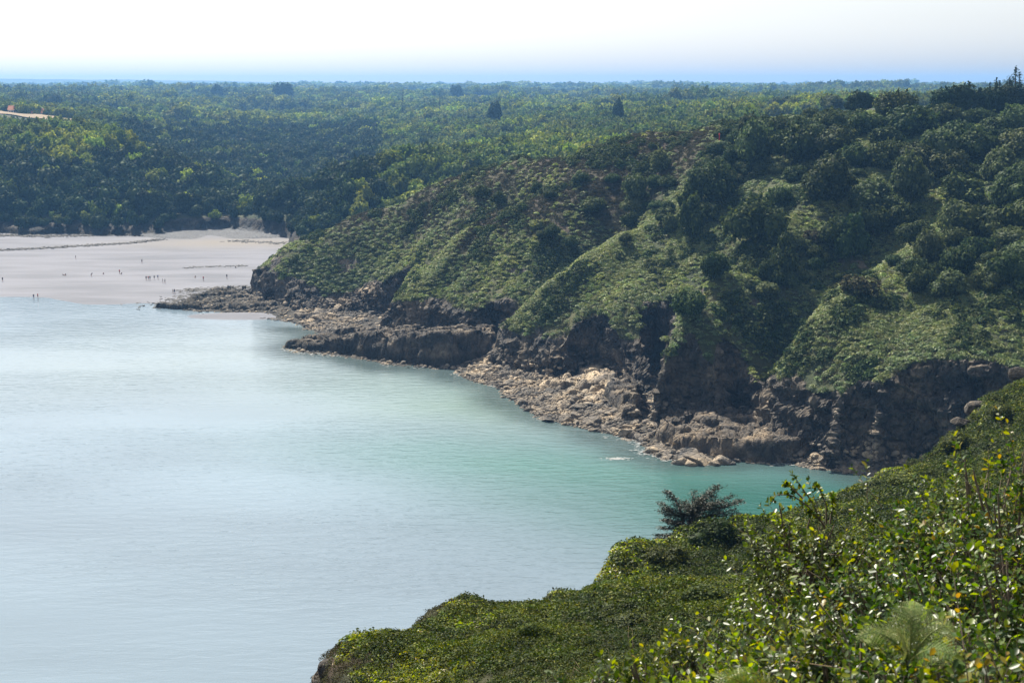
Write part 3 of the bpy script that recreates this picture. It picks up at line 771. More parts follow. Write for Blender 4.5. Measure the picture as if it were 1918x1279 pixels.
# ---- the trees of the near headland one can tell apart
tl = [
 (1294,456,98,62,'conical dark bushy tree standing alone beside the bright green bracken patch',CRC),
 (1557,389,100,105,'broad round tree standing alone on the pale upper slope below the wood',CR),
 (1412,466,104,98,'wide dark tree on the rib edge right of the bright bracken patch',CR),
 (1335,397,92,95,'full round tree just above and right of the lone conical tree',CR),
 (1412,322,86,82,'dark tree hanging above the middle gully, left of two neighbours below the skyline',CR),
 (1498,314,88,92,'wide tree below the skyline, right one of the pair above the grassy ledge',CR),
 (1622,262,50,72,'rounded tree just under the skyline above the broad lone tree',CR),
 (1612,214,44,50,'dark rounded tree standing up from the middle of the right skyline',CRD),
 (1562,210,36,58,'yellow green tree on the skyline left of the dark rounded one',CR),
 (1474,218,46,78,'widest rounded tree on the skyline of the headland',CR),
 (1402,220,36,60,'low dark tree on the skyline left of the widest one',CR),
 (1273,232,30,46,'small dark tree alone on the heather skyline',CRD),
 (1340,226,22,60,'low shrubby tree on the skyline right of the small dark one',CR),
 (1239,327,44,44,'small dark tree on the brown heath below the skyline',CR),
 (1187,389,54,46,'small upright tree at the left end of the scrubby slope',CR),
 (1105,407,38,52,'lowest leftmost bush of the scrub on the dark middle slope',CR),
 (1352,292,30,48,'small tree on the brown heath near the red post',CR),
 (1467,389,42,46,'small greyish bush left of the broad lone tree',CR),
 (1690,437,58,64,'pale green leafy tree right of the steep pale scree strip',CR),
 (1790,446,80,76,'tall dark tree between bracken clearings at the right side',CR),
 (1565,480,76,74,'dark tree leaning over the steep bracken in the centre right',CR),
 (1598,502,78,66,'pointed tree just below and right of the dark leaning one',CRC),
 (1465,527,78,60,'narrow light green tree on the lit edge of the central rib',CRC),
 (1338,537,66,58,'round dark bush on the shaded rib above the vertical rock gully',CR),
 (1740,505,78,72,'tree with a pale crown above three fingers of bracken',CR),
 (1795,532,78,76,'dark tree above the three fingers of bracken, lower of two',CR),
 (1612,562,44,70,'brownish low shrub perched above the bracken rib',CRH),
 (1297,610,66,76,'dark bush at the head of the vertical rock gully',CR),
 (1898,545,80,70,'dark tree cut by the right edge of the photo halfway down the slope',CR),
 (1712,390,84,82,'large tree at the lower edge of the upper right wood',CR),
 (1530,470,40,48,'brown shrub under the large dark tree in the centre',CRH),
 (1660,330,60,70,'round tree at the left edge of the upper right wood',CR),
 (1780,350,70,80,'tallest crown in the middle of the upper right wood',CR),
 (1880,350,80,90,'wide crown at the right end of the upper right wood',CR),
]
placed = []
for u, v, hp, wp, lab, cr_ in tl:
    place('broadleaf_tree' if cr_ is not CRH else 'shrub', u, v, hp, wp, lab, crowns=cr_, cat='tree' if cr_ is not CRH else 'shrub'); placed.append((u, v - hp * .4, wp))
def ok(u, v, r):
    return all((u - a_) ** 2 + ((v - b_) * 1.3) ** 2 > ((c_ + r) * .35) ** 2 for a_, b_, c_ in placed)
zones = [
 ((1560, 1930, 225, 300), 46, (56, 92), 'crown in the wood topping the right slope', 'trees in the wood along the top of the right slope', 'broadleaf_tree', CR),
 ((1600, 1930, 300, 430), 36, (64, 104), 'green crown in the thick upper right wood', 'trees in the wood on the upper right slope', 'broadleaf_tree', CR),
 ((1700, 1930, 430, 540), 12, (44, 70), 'dark tree among clearings right of the central rib', 'trees among the bracken clearings at the right', 'broadleaf_tree', CR),
 ((1340, 1600, 240, 330), 18, (30, 50), 'scattered tree on the ledge below the headland skyline', 'small trees below the headland skyline', 'broadleaf_tree', CR),
 ((1180, 1420, 330, 430), 14, (24, 46), 'bush in the scrub on the middle of the headland slope', 'bushes in the middle slope scrub', 'bush', CR),
 ((1420, 1700, 430, 560), 14, (26, 46), 'bush on the bracken slope between the two steep ribs', 'bushes between the steep ribs', 'bush', CR),
 ((1600, 1930, 214, 226), 18, (52, 84), 'dark crown on the right skyline', 'trees on the right skyline', 'broadleaf_tree', CR),
 ((900, 1180, 330, 470), 10, (18, 32), 'low dark bush on the shaded middle spur', 'low bushes on the shaded spur', 'bush', CR),
 ((1310, 1560, 205, 222), 8, (30, 46), 'low crown in the line of trees along the headland skyline', 'trees along the headland skyline', 'broadleaf_tree', CR),
]
for (u0, u1, v0, v1), n, (s0, s1), lab, grp, nm, cr_ in zones:
    k = tries = 0
    while k < n and tries < 900:
        tries += 1
        u, v, s = random.uniform(u0, u1), random.uniform(v0, v1), random.uniform(s0, s1)
        if not ok(u, v, s): continue
        side = ('left', 'middle', 'right')[min(2, int(3 * (u - u0) / (u1 - u0)))]; sz = 'smaller' if s < s0 + .4 * (s1 - s0) else 'larger'
        if place(nm, u, v + s * .4, s * random.uniform(.75, 1.05), s * 1.15, sz + ' ' + lab + ', ' + side + ' part', group=sz + ' ' + grp + ', ' + side + ' part', crowns=cr_, cat='tree' if nm != 'bush' else 'bush'):
            placed.append((u, v, s)); k += 1
# dark conifers on the right-hand skyline
for (u, top, wp, lab) in [(1900, 122, 62, 'tallest dark spire of a conifer on the right skyline'), (1919, 140, 60, 'dark conifer at the very right edge of the skyline'),
        (1872, 150, 56, 'dark ragged conifer just left of the tallest spire'), (1850, 156, 50, 'second dark conifer left of the tallest spire'), (1860, 146, 50, 'dark conifer between the two ragged ones left of the spire'), (1886, 146, 50, 'dark conifer touching the tallest spire on its left'), (1909, 134, 50, 'dark conifer touching the tallest spire on its right')]:
    p = hit(u, 224); s = p[1] / FPX; y_ = p[1] + 6; x_ = tr(u, 200)[0] * y_; z_ = Hz(x_, y_) - .3
    tree('conifer_tree', x_, y_, z_, CAM_H + tr(u, top)[1] * y_ - z_, wp * s, lab, crowns=CONF)
for (u, top, wp, lab) in [(1838, 162, 60, 'dark rounded pine left of the conifer spires'), (1800, 168, 66, 'wide dark pine at the left end of the dark skyline clump'), (1886, 164, 60, 'dark pine below the tallest conifer spire'), (1862, 172, 56, 'low dark pine between the conifer spires'), (1912, 168, 56, 'dark pine at the right edge under the last conifer'), (1765, 176, 60, 'dark green pine left of the dark skyline clump')]:
    p = hit(u, 224); s = p[1] / FPX; y_ = p[1] + 4; x_ = tr(u, 200)[0] * y_; z_ = Hz(x_, y_) - .3
    tree('pine_tree', x_, y_, z_, CAM_H + tr(u, top)[1] * y_ - z_, wp * s, lab, crowns=CRD)

# ------------------------------------------------------------------ woodland beyond the bay
def wood_points(n, y0, y1, a0, a1, spacing):
    pts = []
    u = rng.uniform(0, 1, (n, 2))
    y = np.sqrt(y0 ** 2 + u[:, 0] * (y1 ** 2 - y0 ** 2)); a = a0 + (a1 - a0) * u[:, 1]
    return a * y, y
def thin(x, y, r):
    key = {}; keep = []
    for i in range(len(x)):
        c = (int(x[i] // r[i]), int(y[i] // r[i])); 
        if key.get((c, round(r[i]))): continue
        key[(c, round(r[i]))] = 1; keep.append(i)
    return np.array(keep)
wx, wy = wood_points(60000, 560, 1500, -0.50, 0.45, 0)
z, d = H(wx, wy, False)
okm = (d > 1.5) & (z > 3.6) & ((wy > 640) | (d > 6))
okm &= ~((wx / wy < -0.10) & (wy < 640)); okm &= ~((wx / wy > 0.17) & (wy < 900))
wx, wy, z, d = wx[okm], wy[okm], z[okm], d[okm]
kp = thin(wx, wy, np.full(len(wx), 6.5)); wx, wy, z, d = wx[kp], wy[kp], z[kp], d[kp]
ax = (wx / wy)
# harvested field strip at the left is kept open
fieldY = FLD[1]
uu, vv = uv_of(wx, wy, z)
open_ = (wy > fieldY - 95) & (wy < fieldY + 26) & (uu < 178 + 20 * np.sin(wy)) & (uu > -250)
wx, wy, z, d = wx[~open_], wy[~open_], z[~open_], d[~open_]
size = rng.uniform(3.6, 6.2, len(wx)) * np.where(d < 12, 0.6, 1.0)
# sink the front ones, pick the trees that show largest in front as objects
uu, vv = uv_of(wx, wy, z + size)
vis = (uu > 5) & (uu < 1130) & (vv < 430) & (wy < 1000)
# hidden by the near headland?
skx = [470, 545, 600, 700, 800, 900, 1000, 1100, 1200]; sky_ = [520, 458, 425, 382, 342, 302, 282, 266, 236]
vis &= (uu < 480) | (vv < np.interp(uu, skx, sky_) - 4)
lefty = uu < 470
oa = np.argsort(wy + 1e6 * (~(vis & lefty)))[:105]; ob = np.argsort(wy + 1e6 * (~(vis & ~lefty)))[:60]
sel = np.concatenate([oa, ob])
issel = np.zeros(len(wx), bool); issel[sel] = True
for i in sel:
    zi = 0 if uu[i] < 160 else 1 if uu[i] < 300 else 2 if uu[i] < 470 else 3 if uu[i] < 640 else 4
    low = vv[i] > 375
    w = size[i] * 2
    zl = ['above the far beach at the left edge', 'above the middle of the far beach', 'beside the pebble cove', 'on the spur right of the pebble cove', 'of the spur behind the heath'][zi]
    zl = ('broad ' if size[i] > 5 else 'mid-sized ' if size[i] > 4.2 else 'small ') + ('dark crown low on the slope ' if low else 'crown higher up the slope ') + zl
    tree('woodland_tree', wx[i], wy[i], z[i] - 0.3, size[i] * random.uniform(1.7, 2.2), w,
         zl, group=zl.split(' ')[0] + ' trees ' + zl.split('slope ')[1] + (', lower' if low else ', upper'), crowns=CRWD if z[i] < 36 and wx[i] / wy[i] < -0.09 and random.random() < .85 else CRW)
r_ = ~issel
n = int(r_.sum())
s = size[r_]
hs = rng.uniform(1.0, 1.45, n)
dk_ = (z[r_] + 8 * fbm(wx[r_] / 40, wy[r_] / 40, o=2, s=341) < 33) & (rng.uniform(size=n) < .9) & (wx[r_] / wy[r_] < -0.09)  # low slopes at the left take the shade-toned crowns
for nm, sel_, pr_, lab in (('woodland', ~dk_, CRW, 'continuous green woodland canopy covering the hills beyond the bay'), ('shade_toned_woodland', dk_, CRWD, 'woodland on the steep slopes down to the far beach, shade painted into the foliage')):
    k_ = np.where(r_)[0][sel_]; n = len(k_)
    scatter(nm, np.stack([wx[k_], wy[k_], z[k_] - 0.6], 1), np.stack([s[sel_], s[sel_], (s * hs)[sel_]], 1), rng.uniform(0, 6.28, n), rng.normal(size=(n, 2)) * .05, pr_, lab, 3)
wx, wy = wood_points(26000, 1500, 3300, -0.50, 0.48, 0)
z, d = H(wx, wy, False); n = len(wx)
gap = fbm(wx / 260, wy / 120, o=3, s=301) < 0.16
wx, wy, z = wx[gap], wy[gap], z[gap]; n = len(wx)
s = rng.uniform(5.5, 10, n) * (1 + .35 * fbm(wx / 90, wy / 90, o=2, s=311))
scatter('distant_woodland', np.stack([wx, wy, z - 1.5], 1), np.stack([s, s, s * rng.uniform(.75, 1.25, n) * (1 + .45 * fbm(wx / 60, wy / 200, o=3, s=315))], 1), rng.uniform(0, 6.28, n), np.zeros((n, 2)), CRW[:4],
        'far woodland and hedgerow trees fading to blue on the plateau', 4)
wx, wy = wood_points(15000, 3300, 8200, -0.45, 0.45, 0)
z, d = H(wx, wy, False)
gap = fbm(wx / 700, wy / 260, o=3, s=321) > 0.02
wx, wy, z = wx[gap], wy[gap], z[gap]; n = len(wx)
s = rng.uniform(9, 18, n)
scatter('horizon_trees', np.stack([wx, wy, z - 2], 1), np.stack([s * 1.8, s * 1.8, s * rng.uniform(.45, 1.05, n) * (1 + .5 * fbm(wx / 300, wy / 900, o=3, s=325))], 1), rng.uniform(0, 6.28, n), np.zeros((n, 2)), CRW[:4],
        'blue hazy belts of trees along the horizon', 5)
# skyline conifers and poplars far off
def far_at(u, Y): 
    a, _ = tr(u, 175); return a * Y, Y, Hz(a * Y, Y)
for u, Y, hp, wp, nm, lab, cr_ in [
  (530, 2600, 16, 36, 'pine_tree', 'dark broad pine breaking the far skyline left of the centre', CRD), (405, 2600, 13, 26, 'pine_tree', 'dark flat-topped pine on the far skyline at the left', CRD),
  (855, 2600, 16, 28, 'pine_tree', 'dark rounded tree on the far skyline near the centre', CRD), (240, 2600, 12, 22, 'pine_tree', 'dark round tree on the left far skyline', CRD),
  (1155, 1000, 42, 28, 'pine_tree', 'very dark tall tree standing alone in the wood behind the heath', CRD), (930, 1300, 22, 34, 'pine_tree', 'dark wide tree in the plateau wood right of the centre', CRD),
  (12, 2600, 18, 24, 'pine_tree', 'dark tree at the left end of the far skyline', CRD)]:
    x_, y_, z_ = far_at(u, Y); s_ = Y / FPX
    top = {530: 157, 405: 160, 855: 161, 240: 163, 1155: 184, 930: 194, 12: 160}[u]
    zt = CAM_H + tr(u, top)[1] * Y
    tree(nm, x_, y_, z_, max(zt - z_, 8), wp * s_, lab, crowns=cr_)
for u, Y, top in [(98, 1700, 162), (112, 1700, 164), (122, 1700, 163), (135, 1700, 160), (152, 1700, 162), (163, 1700, 163), (218, 1700, 162), (45, 1700, 165), (60, 1700, 164), (753, 1700, 163), (796, 1700, 165), (811, 1700, 164), (822, 1700, 166)]:
    x_, y_, z_ = far_at(u, Y); zt = CAM_H + tr(u, top)[1] * Y
    tree('conifer_tree', x_, y_, z_, zt - z_, 3.8, 'thin dark spire of a conifer on the left part of the far skyline', group='conifer spires on the far skyline', crowns=CONI)
for u, Y, top in [(1084, 2300, 162), (1092, 2300, 160), (1100, 2300, 161), (1112, 2300, 158), (1120, 2300, 161), (1182, 2300, 164), (1308, 3000, 155), (1316, 3000, 154), (1322, 3000, 156), (1334, 3000, 153), (1345, 3000, 155)]:
    x_, y_, z_ = far_at(u, Y); zt = CAM_H + tr(u, top)[1] * Y
    tree('poplar_tree', x_, y_, z_, zt - z_, 7, 'tall narrow poplar in the blue distance on the plateau', group='poplars on the distant plateau', crowns=CONI)

# field strip with two roofs
field = [W(-250, 252, 0), 0]
def far_pt(u, Y): a, _ = tr(u, 240); return a * Y, Y
fx = np.linspace(-0.46, tr(172, 240)[0], 40); fy = np.linspace(fieldY - 22, fieldY + 24, 12)
a, y = np.meshgrid(fx, fy, indexing='ij'); x = a * y
zz = H(x, y, False)[0] + 0.8
M_straw = mat_plain('dry_stubble', (0.20, 0.145, 0.085), 0.9, 0.2, 0.05)
link('stubble_field', mesh_np('stubble_field', np.stack([x.ravel(), y.ravel(), zz.ravel()], 1), grid_faces(40, 12), M_straw), kind='structure')
M_wall = mat_plain('rendered_wall', (0.45, 0.40, 0.34), 0.9, 0.1, 3); M_roof = mat_plain('clay_roof', (0.42, 0.17, 0.09), 0.85, 0.25, 4)
M_glass = mat_plain('dark_window', (0.03, 0.035, 0.04), 0.2, 0.1, 1, spec=0.5)
def box(x0, x1, y0, y1, z0, z1):
    V_ = np.array([[x0, y0, z0], [x1, y0, z0], [x1, y1, z0], [x0, y1, z0], [x0, y0, z1], [x1, y0, z1], [x1, y1, z1], [x0, y1, z1]])
    F_ = np.array([[0, 3, 2, 1], [4, 5, 6, 7], [0, 1, 5, 4], [1, 2, 6, 5], [2, 3, 7, 6], [3, 0, 4, 7]])
    return V_, F_
for u, L_, lab in ((27, 7, 'small house with an orange roof left of the other, above the stubble field'), (73, 9, 'longer house with an orange roof in the trees by the stubble field')):
    a_, _ = tr(u, 235); y_ = fieldY + 27; x_ = a_ * y_; z_ = Hz(x_, y_)
    h = link('house', None, loc=(x_, y_, z_ + .3), label=lab, cat='house')
    link('wall', mesh_np('wall', *box(-L_ / 2, L_ / 2, -3.5, 3.5, -2, 3.4), M_wall, smooth_=False), h)
    rv = np.array([[-L_ / 2 - .4, -4, 3.2], [L_ / 2 + .4, -4, 3.2], [L_ / 2 + .4, 4, 3.2], [-L_ / 2 - .4, 4, 3.2], [-L_ / 2 - .4, 0, 6.6], [L_ / 2 + .4, 0, 6.6]])
    rm = bpy.data.meshes.new('roof'); rm.from_pydata(rv.tolist(), [], [(0, 1, 5, 4), (2, 3, 4, 5), (0, 4, 3), (1, 2, 5), (0, 3, 2, 1)]); rm.materials.append(M_roof)
    ro = link('roof', rm, h)
    link('chimney', mesh_np('chimney', *box(L_ / 2 - 1.6, L_ / 2 - .8, -.4, .4, 5, 7.6), M_wall, smooth_=False), ro)
    for k in range(3):
        xx = -L_ / 2 + L_ * (k + .7) / 3.4
        link('window', mesh_np('window', *box(xx - .5, xx + .5, -3.54, -3.46, 1, 2.3), M_glass, smooth_=False), h)
# far blue ridge on the horizon
rx = np.linspace(-6500, 6500, 260); Yr_ = 9000
prof = 68 + 45 * smooth(2500, -4000, rx) + 10 * fbm(rx / 1500, rx * 0, o=4, s=331) + 4 * fbm(rx / 120, rx * 0, o=3, s=335)
Vr = np.concatenate([np.stack([rx, np.full_like(rx, Yr_ - 1200), np.full_like(rx, 55)], 1), np.stack([rx, np.full_like(rx, Yr_), prof], 1), np.stack([rx, np.full_like(rx, Yr_ + 1200), np.full_like(rx, 50)], 1)])
Vr = Vr.reshape(3, 260, 3).transpose(1, 0, 2).reshape(-1, 3)
link('distant_hills', mesh_np('distant_hills', Vr, grid_faces(260, 3), mat_plain('distant_wooded', (0.05, 0.07, 0.035), 0.95, 0.3, .002)), kind='structure')

# ------------------------------------------------------------------ low cover on the headland
def clump(seed, n, leaf, spread=1.0, h=0.45, mat=None, up=0.7):
    r = np.random.default_rng(seed)
    a_ = r.uniform(0, 6.28, n); q = np.sqrt(r.uniform(0, 1, n)) * spread
    z_ = h * (1 - (q / spread) ** 2) * r.uniform(.5, 1.1, n)
    p = np.stack([np.cos(a_) * q, np.sin(a_) * q, z_], 1)
    nn = np.stack([np.cos(a_) * q, np.sin(a_) * q, np.full(n, up)], 1) + r.normal(size=(n, 3)) * .4
    V_, F_ = quads(p, nn, leaf * r.uniform(.6, 1.4, n), 0.9, r)
    return mesh_np('clump', V_, F_, mat, smooth_=False)
BR = [clump(600 + i, 90, 0.20, 1.0, 0.5, M_brack) for i in range(5)]
HE = [clump(620 + i, 90, 0.15, 1.0, 0.4, M_heath) for i in range(4)]
DK = [clump(640 + i, 110, 0.20, 1.0, 0.9, M_tree) for i in range(4)]
def surf_points(X_, Y_, Z_, wgt, n):
    """area-weighted points on a grid sheet"""
    i, j = np.meshgrid(np.arange(X_.shape[0] - 1), np.arange(X_.shape[1] - 1), indexing='ij')
    ex = X_[1:, :-1] - X_[:-1, :-1]; ey = Y_[:-1, 1:] - Y_[:-1, :-1]; ez = Z_[:-1, 1:] - Z_[:-1, :-1]
    ar = np.abs(ex) * np.sqrt(ey ** 2 + ez ** 2) * wgt[:-1, :-1]
    p = ar.ravel() / ar.sum(); k = rng.choice(p.size, n, p=p); i = k // (X_.shape[1] - 1); j = k % (X_.shape[1] - 1)
    s, t = rng.uniform(size=n), rng.uniform(size=n)
    def g(A_): return A_[i, j] * (1 - s) * (1 - t) + A_[i + 1, j] * s * (1 - t) + A_[i, j + 1] * (1 - s) * t + A_[i + 1, j + 1] * s * t
    return g(X_), g(Y_), g(Z_), i, j
hm = heath_mask(X1, Y1)
vis_w = VEG ** 2 * smooth(640, 520, Y1) * (X1 / Y1 < 0.42) * (X1 / Y1 > -0.2)
pn = fbm(X1 / 16, Y1 / 16, o=3, s=401)
px, py, pz, i, j = surf_points(Xd, Yd, Zd, vis_w * (1 - hm * .95) ** 2 * (0.5 + smooth(-.3, .3, pn)), 52000)
s = rng.uniform(.5, 1.3, len(px)); n = len(px)
scatter('bracken', np.stack([px, py, pz - .05], 1), np.stack([s, s, s], 1), rng.uniform(0, 6.28, n), rng.normal(size=(n, 2)) * .2, BR, 'pale green bracken and bramble carpeting the headland slopes', 11)
PB = [clump(660 + i, 90, 0.19, 1.0, 0.5, M_pale) for i in range(4)]
def near_lines(lines, wd):
    w_ = np.zeros(X1.shape)
    for ln in lines:
        q = [hit(*p_) for p_ in ln]; q = np.array([p_[:2] for p_ in q if p_])
        for a_, b_ in zip(q[:-1], q[1:]):
            e_ = b_ - a_; t_ = np.clip(((X1 - a_[0]) * e_[0] + (Y1 - a_[1]) * e_[1]) / (e_ @ e_ + 1e-9), 0, 1)
            w_ = np.maximum(w_, np.exp(-((X1 - a_[0] - t_ * e_[0]) ** 2 + (Y1 - a_[1] - t_ * e_[1]) ** 2) / wd ** 2))
    return w_
pw = near_lines([[(1120, 470), (1180, 480), (1300, 480)], [(1150, 495), (1290, 490)], [(965, 610), (990, 570), (1035, 530), (1095, 482), (1165, 440), (1250, 390)], [(1430, 735), (1455, 700), (1495, 642), (1527, 602), (1587, 552), (1645, 502), (1680, 470)],
    [(1625, 270), (1645, 310), (1625, 350), (1605, 390)], [(1485, 430), (1520, 470), (1500, 520), (1540, 560)], [(1750, 520), (1740, 580)], [(1835, 510), (1800, 580), (1780, 620)], [(745, 570), (785, 520), (850, 450)], [(1370, 310), (1480, 320), (1550, 290)], [(1600, 640), (1700, 600)]], 3.6)
px, py, pz, i, j = surf_points(Xd, Yd, Zd, vis_w * pw * (.6 + smooth(-.3, .3, pn)), 14000)
s = rng.uniform(.5, 1.15, len(px)); n = len(px)
scatter('pale_lit_bracken', np.stack([px, py, pz + .05], 1), np.stack([s, s, s], 1), rng.uniform(0, 6.28, n), rng.normal(size=(n, 2)) * .2, PB, 'bright yellow green bracken in clearings, sunlit edges painted pale along the rib crests', 14)
px, py, pz, i, j = surf_points(Xd, Yd, Zd, vis_w * (hm + .10), 34000)
s = rng.uniform(.4, 1.0, len(px)); n = len(px)
scatter('heather', np.stack([px, py, pz - .05], 1), np.stack([s, s, s], 1), rng.uniform(0, 6.28, n), rng.normal(size=(n, 2)) * .2, HE, 'brown heather and dry heath over the top of the headland', 12)
px, py, pz, i, j = surf_points(Xd, Yd, Zd, vis_w * smooth(.05, .45, fbm(X1 / 10, Y1 / 10, o=4, s=411)), 9000)
s = rng.uniform(.7, 2.0, len(px)); n = len(px)
scatter('scrub', np.stack([px, py, pz - .1], 1), np.stack([s, s, s], 1), rng.uniform(0, 6.28, n), rng.normal(size=(n, 2)) * .15, DK, 'dark green blackthorn and ivy scrub in patches on the slopes', 13)

# ------------------------------------------------------------------ shore rocks
def rock_mesh(seed, sub=2, flat=0.7):
    r = np.random.default_rng(seed); V_, F_ = icos(sub)
    for k in range(9):
        d = r.normal(size=3); d /= np.linalg.norm(d); c = r.uniform(.45, .8)
        over = np.maximum(V_ @ d - c, 0); V_ = V_ - over[:, None] * d
    V_ = V_ * (1 + .10 * fbm(V_[:, 0] * 2 + seed, V_[:, 1] * 2, V_[:, 2] * 2, 3, seed)[:, None])
    V_ = V_ * np.array([r.uniform(.8, 1.3), r.uniform(.7, 1.1), flat * r.uniform(.7, 1.2)])
    return mesh_np('boulder', V_, F_, M_boulder, {'mask': np.zeros((len(V_), 3))}, smooth_=False)
RK = [rock_mesh(700 + i, 3) for i in range(8)]; RKs = [rock_mesh(740 + i, 1) for i in range(6)]
M_weed = mat_plain('weed_rock', (.035, .03, .025), .8, .3, 2)
RKd = [rock_mesh(750 + i, 1) for i in range(4)]
for m_ in RKd: m_.materials.clear(); m_.materials.append(M_weed)

def ledge(name, outline, tops, label, steep=3.2, res=0.4, seed=0, disp=0.8, cat='rock ledge', blocks=1.0, mat=None):
    poly = [W(u, v, z)[:2] for u, v, z in outline]
    xs = [p[0] for p in poly]; ys = [p[1] for p in poly]
    gx = np.arange(min(xs) - 1, max(xs) + 1, res); gy = np.arange(min(ys) - 1, max(ys) + 1, res)
    x, y = np.meshgrid(gx, gy, indexing='ij')
    d = sdf(poly, x + 1.2 * fbm(x / 5, y / 5, o=3, s=seed), y + 1.2 * fbm(x / 5, y / 5, o=3, s=seed + 7))
    num = 0; den = 0
    for u, v, z in tops:
        q = W(u, v, z); w_ = 1 / ((x - q[0]) ** 2 + (y - q[1]) ** 2 + 4); num = num + w_ * z; den = den + w_
    zt = num / den
    st = fbm(x / 9, y / 6, o=3, s=seed + 11)
    w0 = .4 * fbm(x / 4, y / 4, o=2, s=seed + 13)
    c1, e1 = worley(x / 5.5 + w0, y / 3.6 + .25 * x / 5.5, x * 0 + .5, seed + 17); c2, e2 = worley(x / 1.9, y / 1.5 + w0, x * 0 + .5, seed + 27)
    zt = zt + 0.6 * np.round(st * 4) / 4 + blocks * (1.7 * (c1 - .5) - .9 * smooth(.10, 0, e1) + .6 * (c2 - .5) - .3 * smooth(.14, 0, e2)) + 0.12 * fbm(x / 1.2, y / 1.2, o=3, s=seed + 15)
    z = np.minimum(zt, -1.6 + steep * np.maximum(d, 0) + .5 * fbm(x / 2, y / 2, o=2, s=seed + 19))
    z = np.where(d < -.2, -2.5, z)
    nx_, ny_, nz_ = normals(x, y, z)
    x2, y2, z2 = rock_disp(x, y, z, nx_, ny_, nz_, np.full(x.shape, disp * .6) * smooth(0, 1, d))
    F_ = grid_faces(len(gx), len(gy)); zf = z.ravel()[F_].max(1); F_ = F_[zf > -2.4]
    used, inv = np.unique(F_, return_inverse=True)
    V_ = np.stack([x2.ravel(), y2.ravel(), z2.ravel()], 1)[used]; F_ = inv.reshape(F_.shape)
    me_ = mesh_np(name, V_, F_, mat or M_rock, {'mask': np.zeros((len(V_), 3))}, smooth_=False)
    return link(name, me_, label=label, cat=cat)
ledge('rock_ledge', [(1222, 792, 3), (1245, 768, 4), (1330, 762, 4), (1420, 768, 4), (1500, 790, 4), (1545, 838, 3), (1530, 862, 0), (1440, 868, 0), (1370, 864, 0), (1290, 850, 0), (1262, 846, 0), (1225, 828, 0)],
      [(1250, 790, 4), (1330, 780, 5), (1420, 790, 4.5), (1300, 820, 3.5), (1400, 820, 4.2), (1500, 830, 4.5), (1240, 820, 3.2)], 'broad flat brown rock ledge below the dark cliff by the teal water', seed=800, cat='rock ledge', mat=M_ledge)
ledge('rock_slab', [(1005, 716, 2), (1050, 692, 4), (1130, 680, 4), (1178, 682, 4), (1168, 726, 3), (1100, 730, 2), (1055, 724, 2)],
      [(1050, 705, 3), (1120, 695, 4.4), (1160, 700, 4.6), (1100, 715, 3)], 'pale sunlit slab of rock at the back of the boulder beach', seed=830, cat='rock slab', mat=M_boulder, blocks=.7)
ledge('rock_shelf', [(527, 651, 0), (580, 638, 1), (640, 622, 3), (700, 606, 6), (780, 598, 8), (880, 594, 9), (950, 600, 9), (945, 640, 6), (900, 682, 0), (850, 691, 0), (760, 683, 0), (700, 674, 0), (640, 665, 0), (580, 658, 0)],
      [(540, 650, 1.2), (600, 640, 3), (640, 640, 5), (700, 625, 7), (760, 625, 9), (850, 620, 9.5), (920, 625, 9), (850, 660, 6)], 'long dark rock shelf stepping down into the water in the middle of the coast', steep=2.8, seed=860, disp=1.1, cat='rock shelf')
ledge('rock_point', [(281, 577, 0), (330, 570, .3), (380, 550, .5), (440, 540, .5), (490, 545, 2), (560, 560, 2), (560, 578, 1), (520, 585, .5), (420, 582, .2), (340, 580, .1)],
      [(300, 577, .7), (380, 568, 1.2), (450, 560, 2.2), (520, 566, 2.6)], 'low dark tongue of rocks reaching out across the wet sand', seed=890, disp=.6, cat='rocks')
ledge('rock_outcrop', [(925, 690, 1), (928, 650, 6), (960, 640, 7), (1000, 640, 7), (1050, 650, 5), (1062, 700, 1), (1010, 712, 0), (950, 705, 0)],
      [(945, 650, 7.5), (980, 660, 8), (1020, 655, 7), (1000, 690, 3), (960, 685, 3)], 'pale blocky outcrop at the foot of the lit rib beside the boulder beach', steep=3.2, seed=920, disp=1.0, cat='rock outcrop', mat=M_ledge)
ledge('rock_block', [(1120, 752, 1), (1128, 720, 4), (1180, 716, 4), (1212, 740, 3), (1210, 800, 0), (1160, 800, 0)],
      [(1140, 745, 4.5), (1180, 735, 6), (1190, 770, 4)], 'squared dark block standing at the mouth of the vertical rock gully', steep=3.2, seed=950, disp=.6, cat='rock')

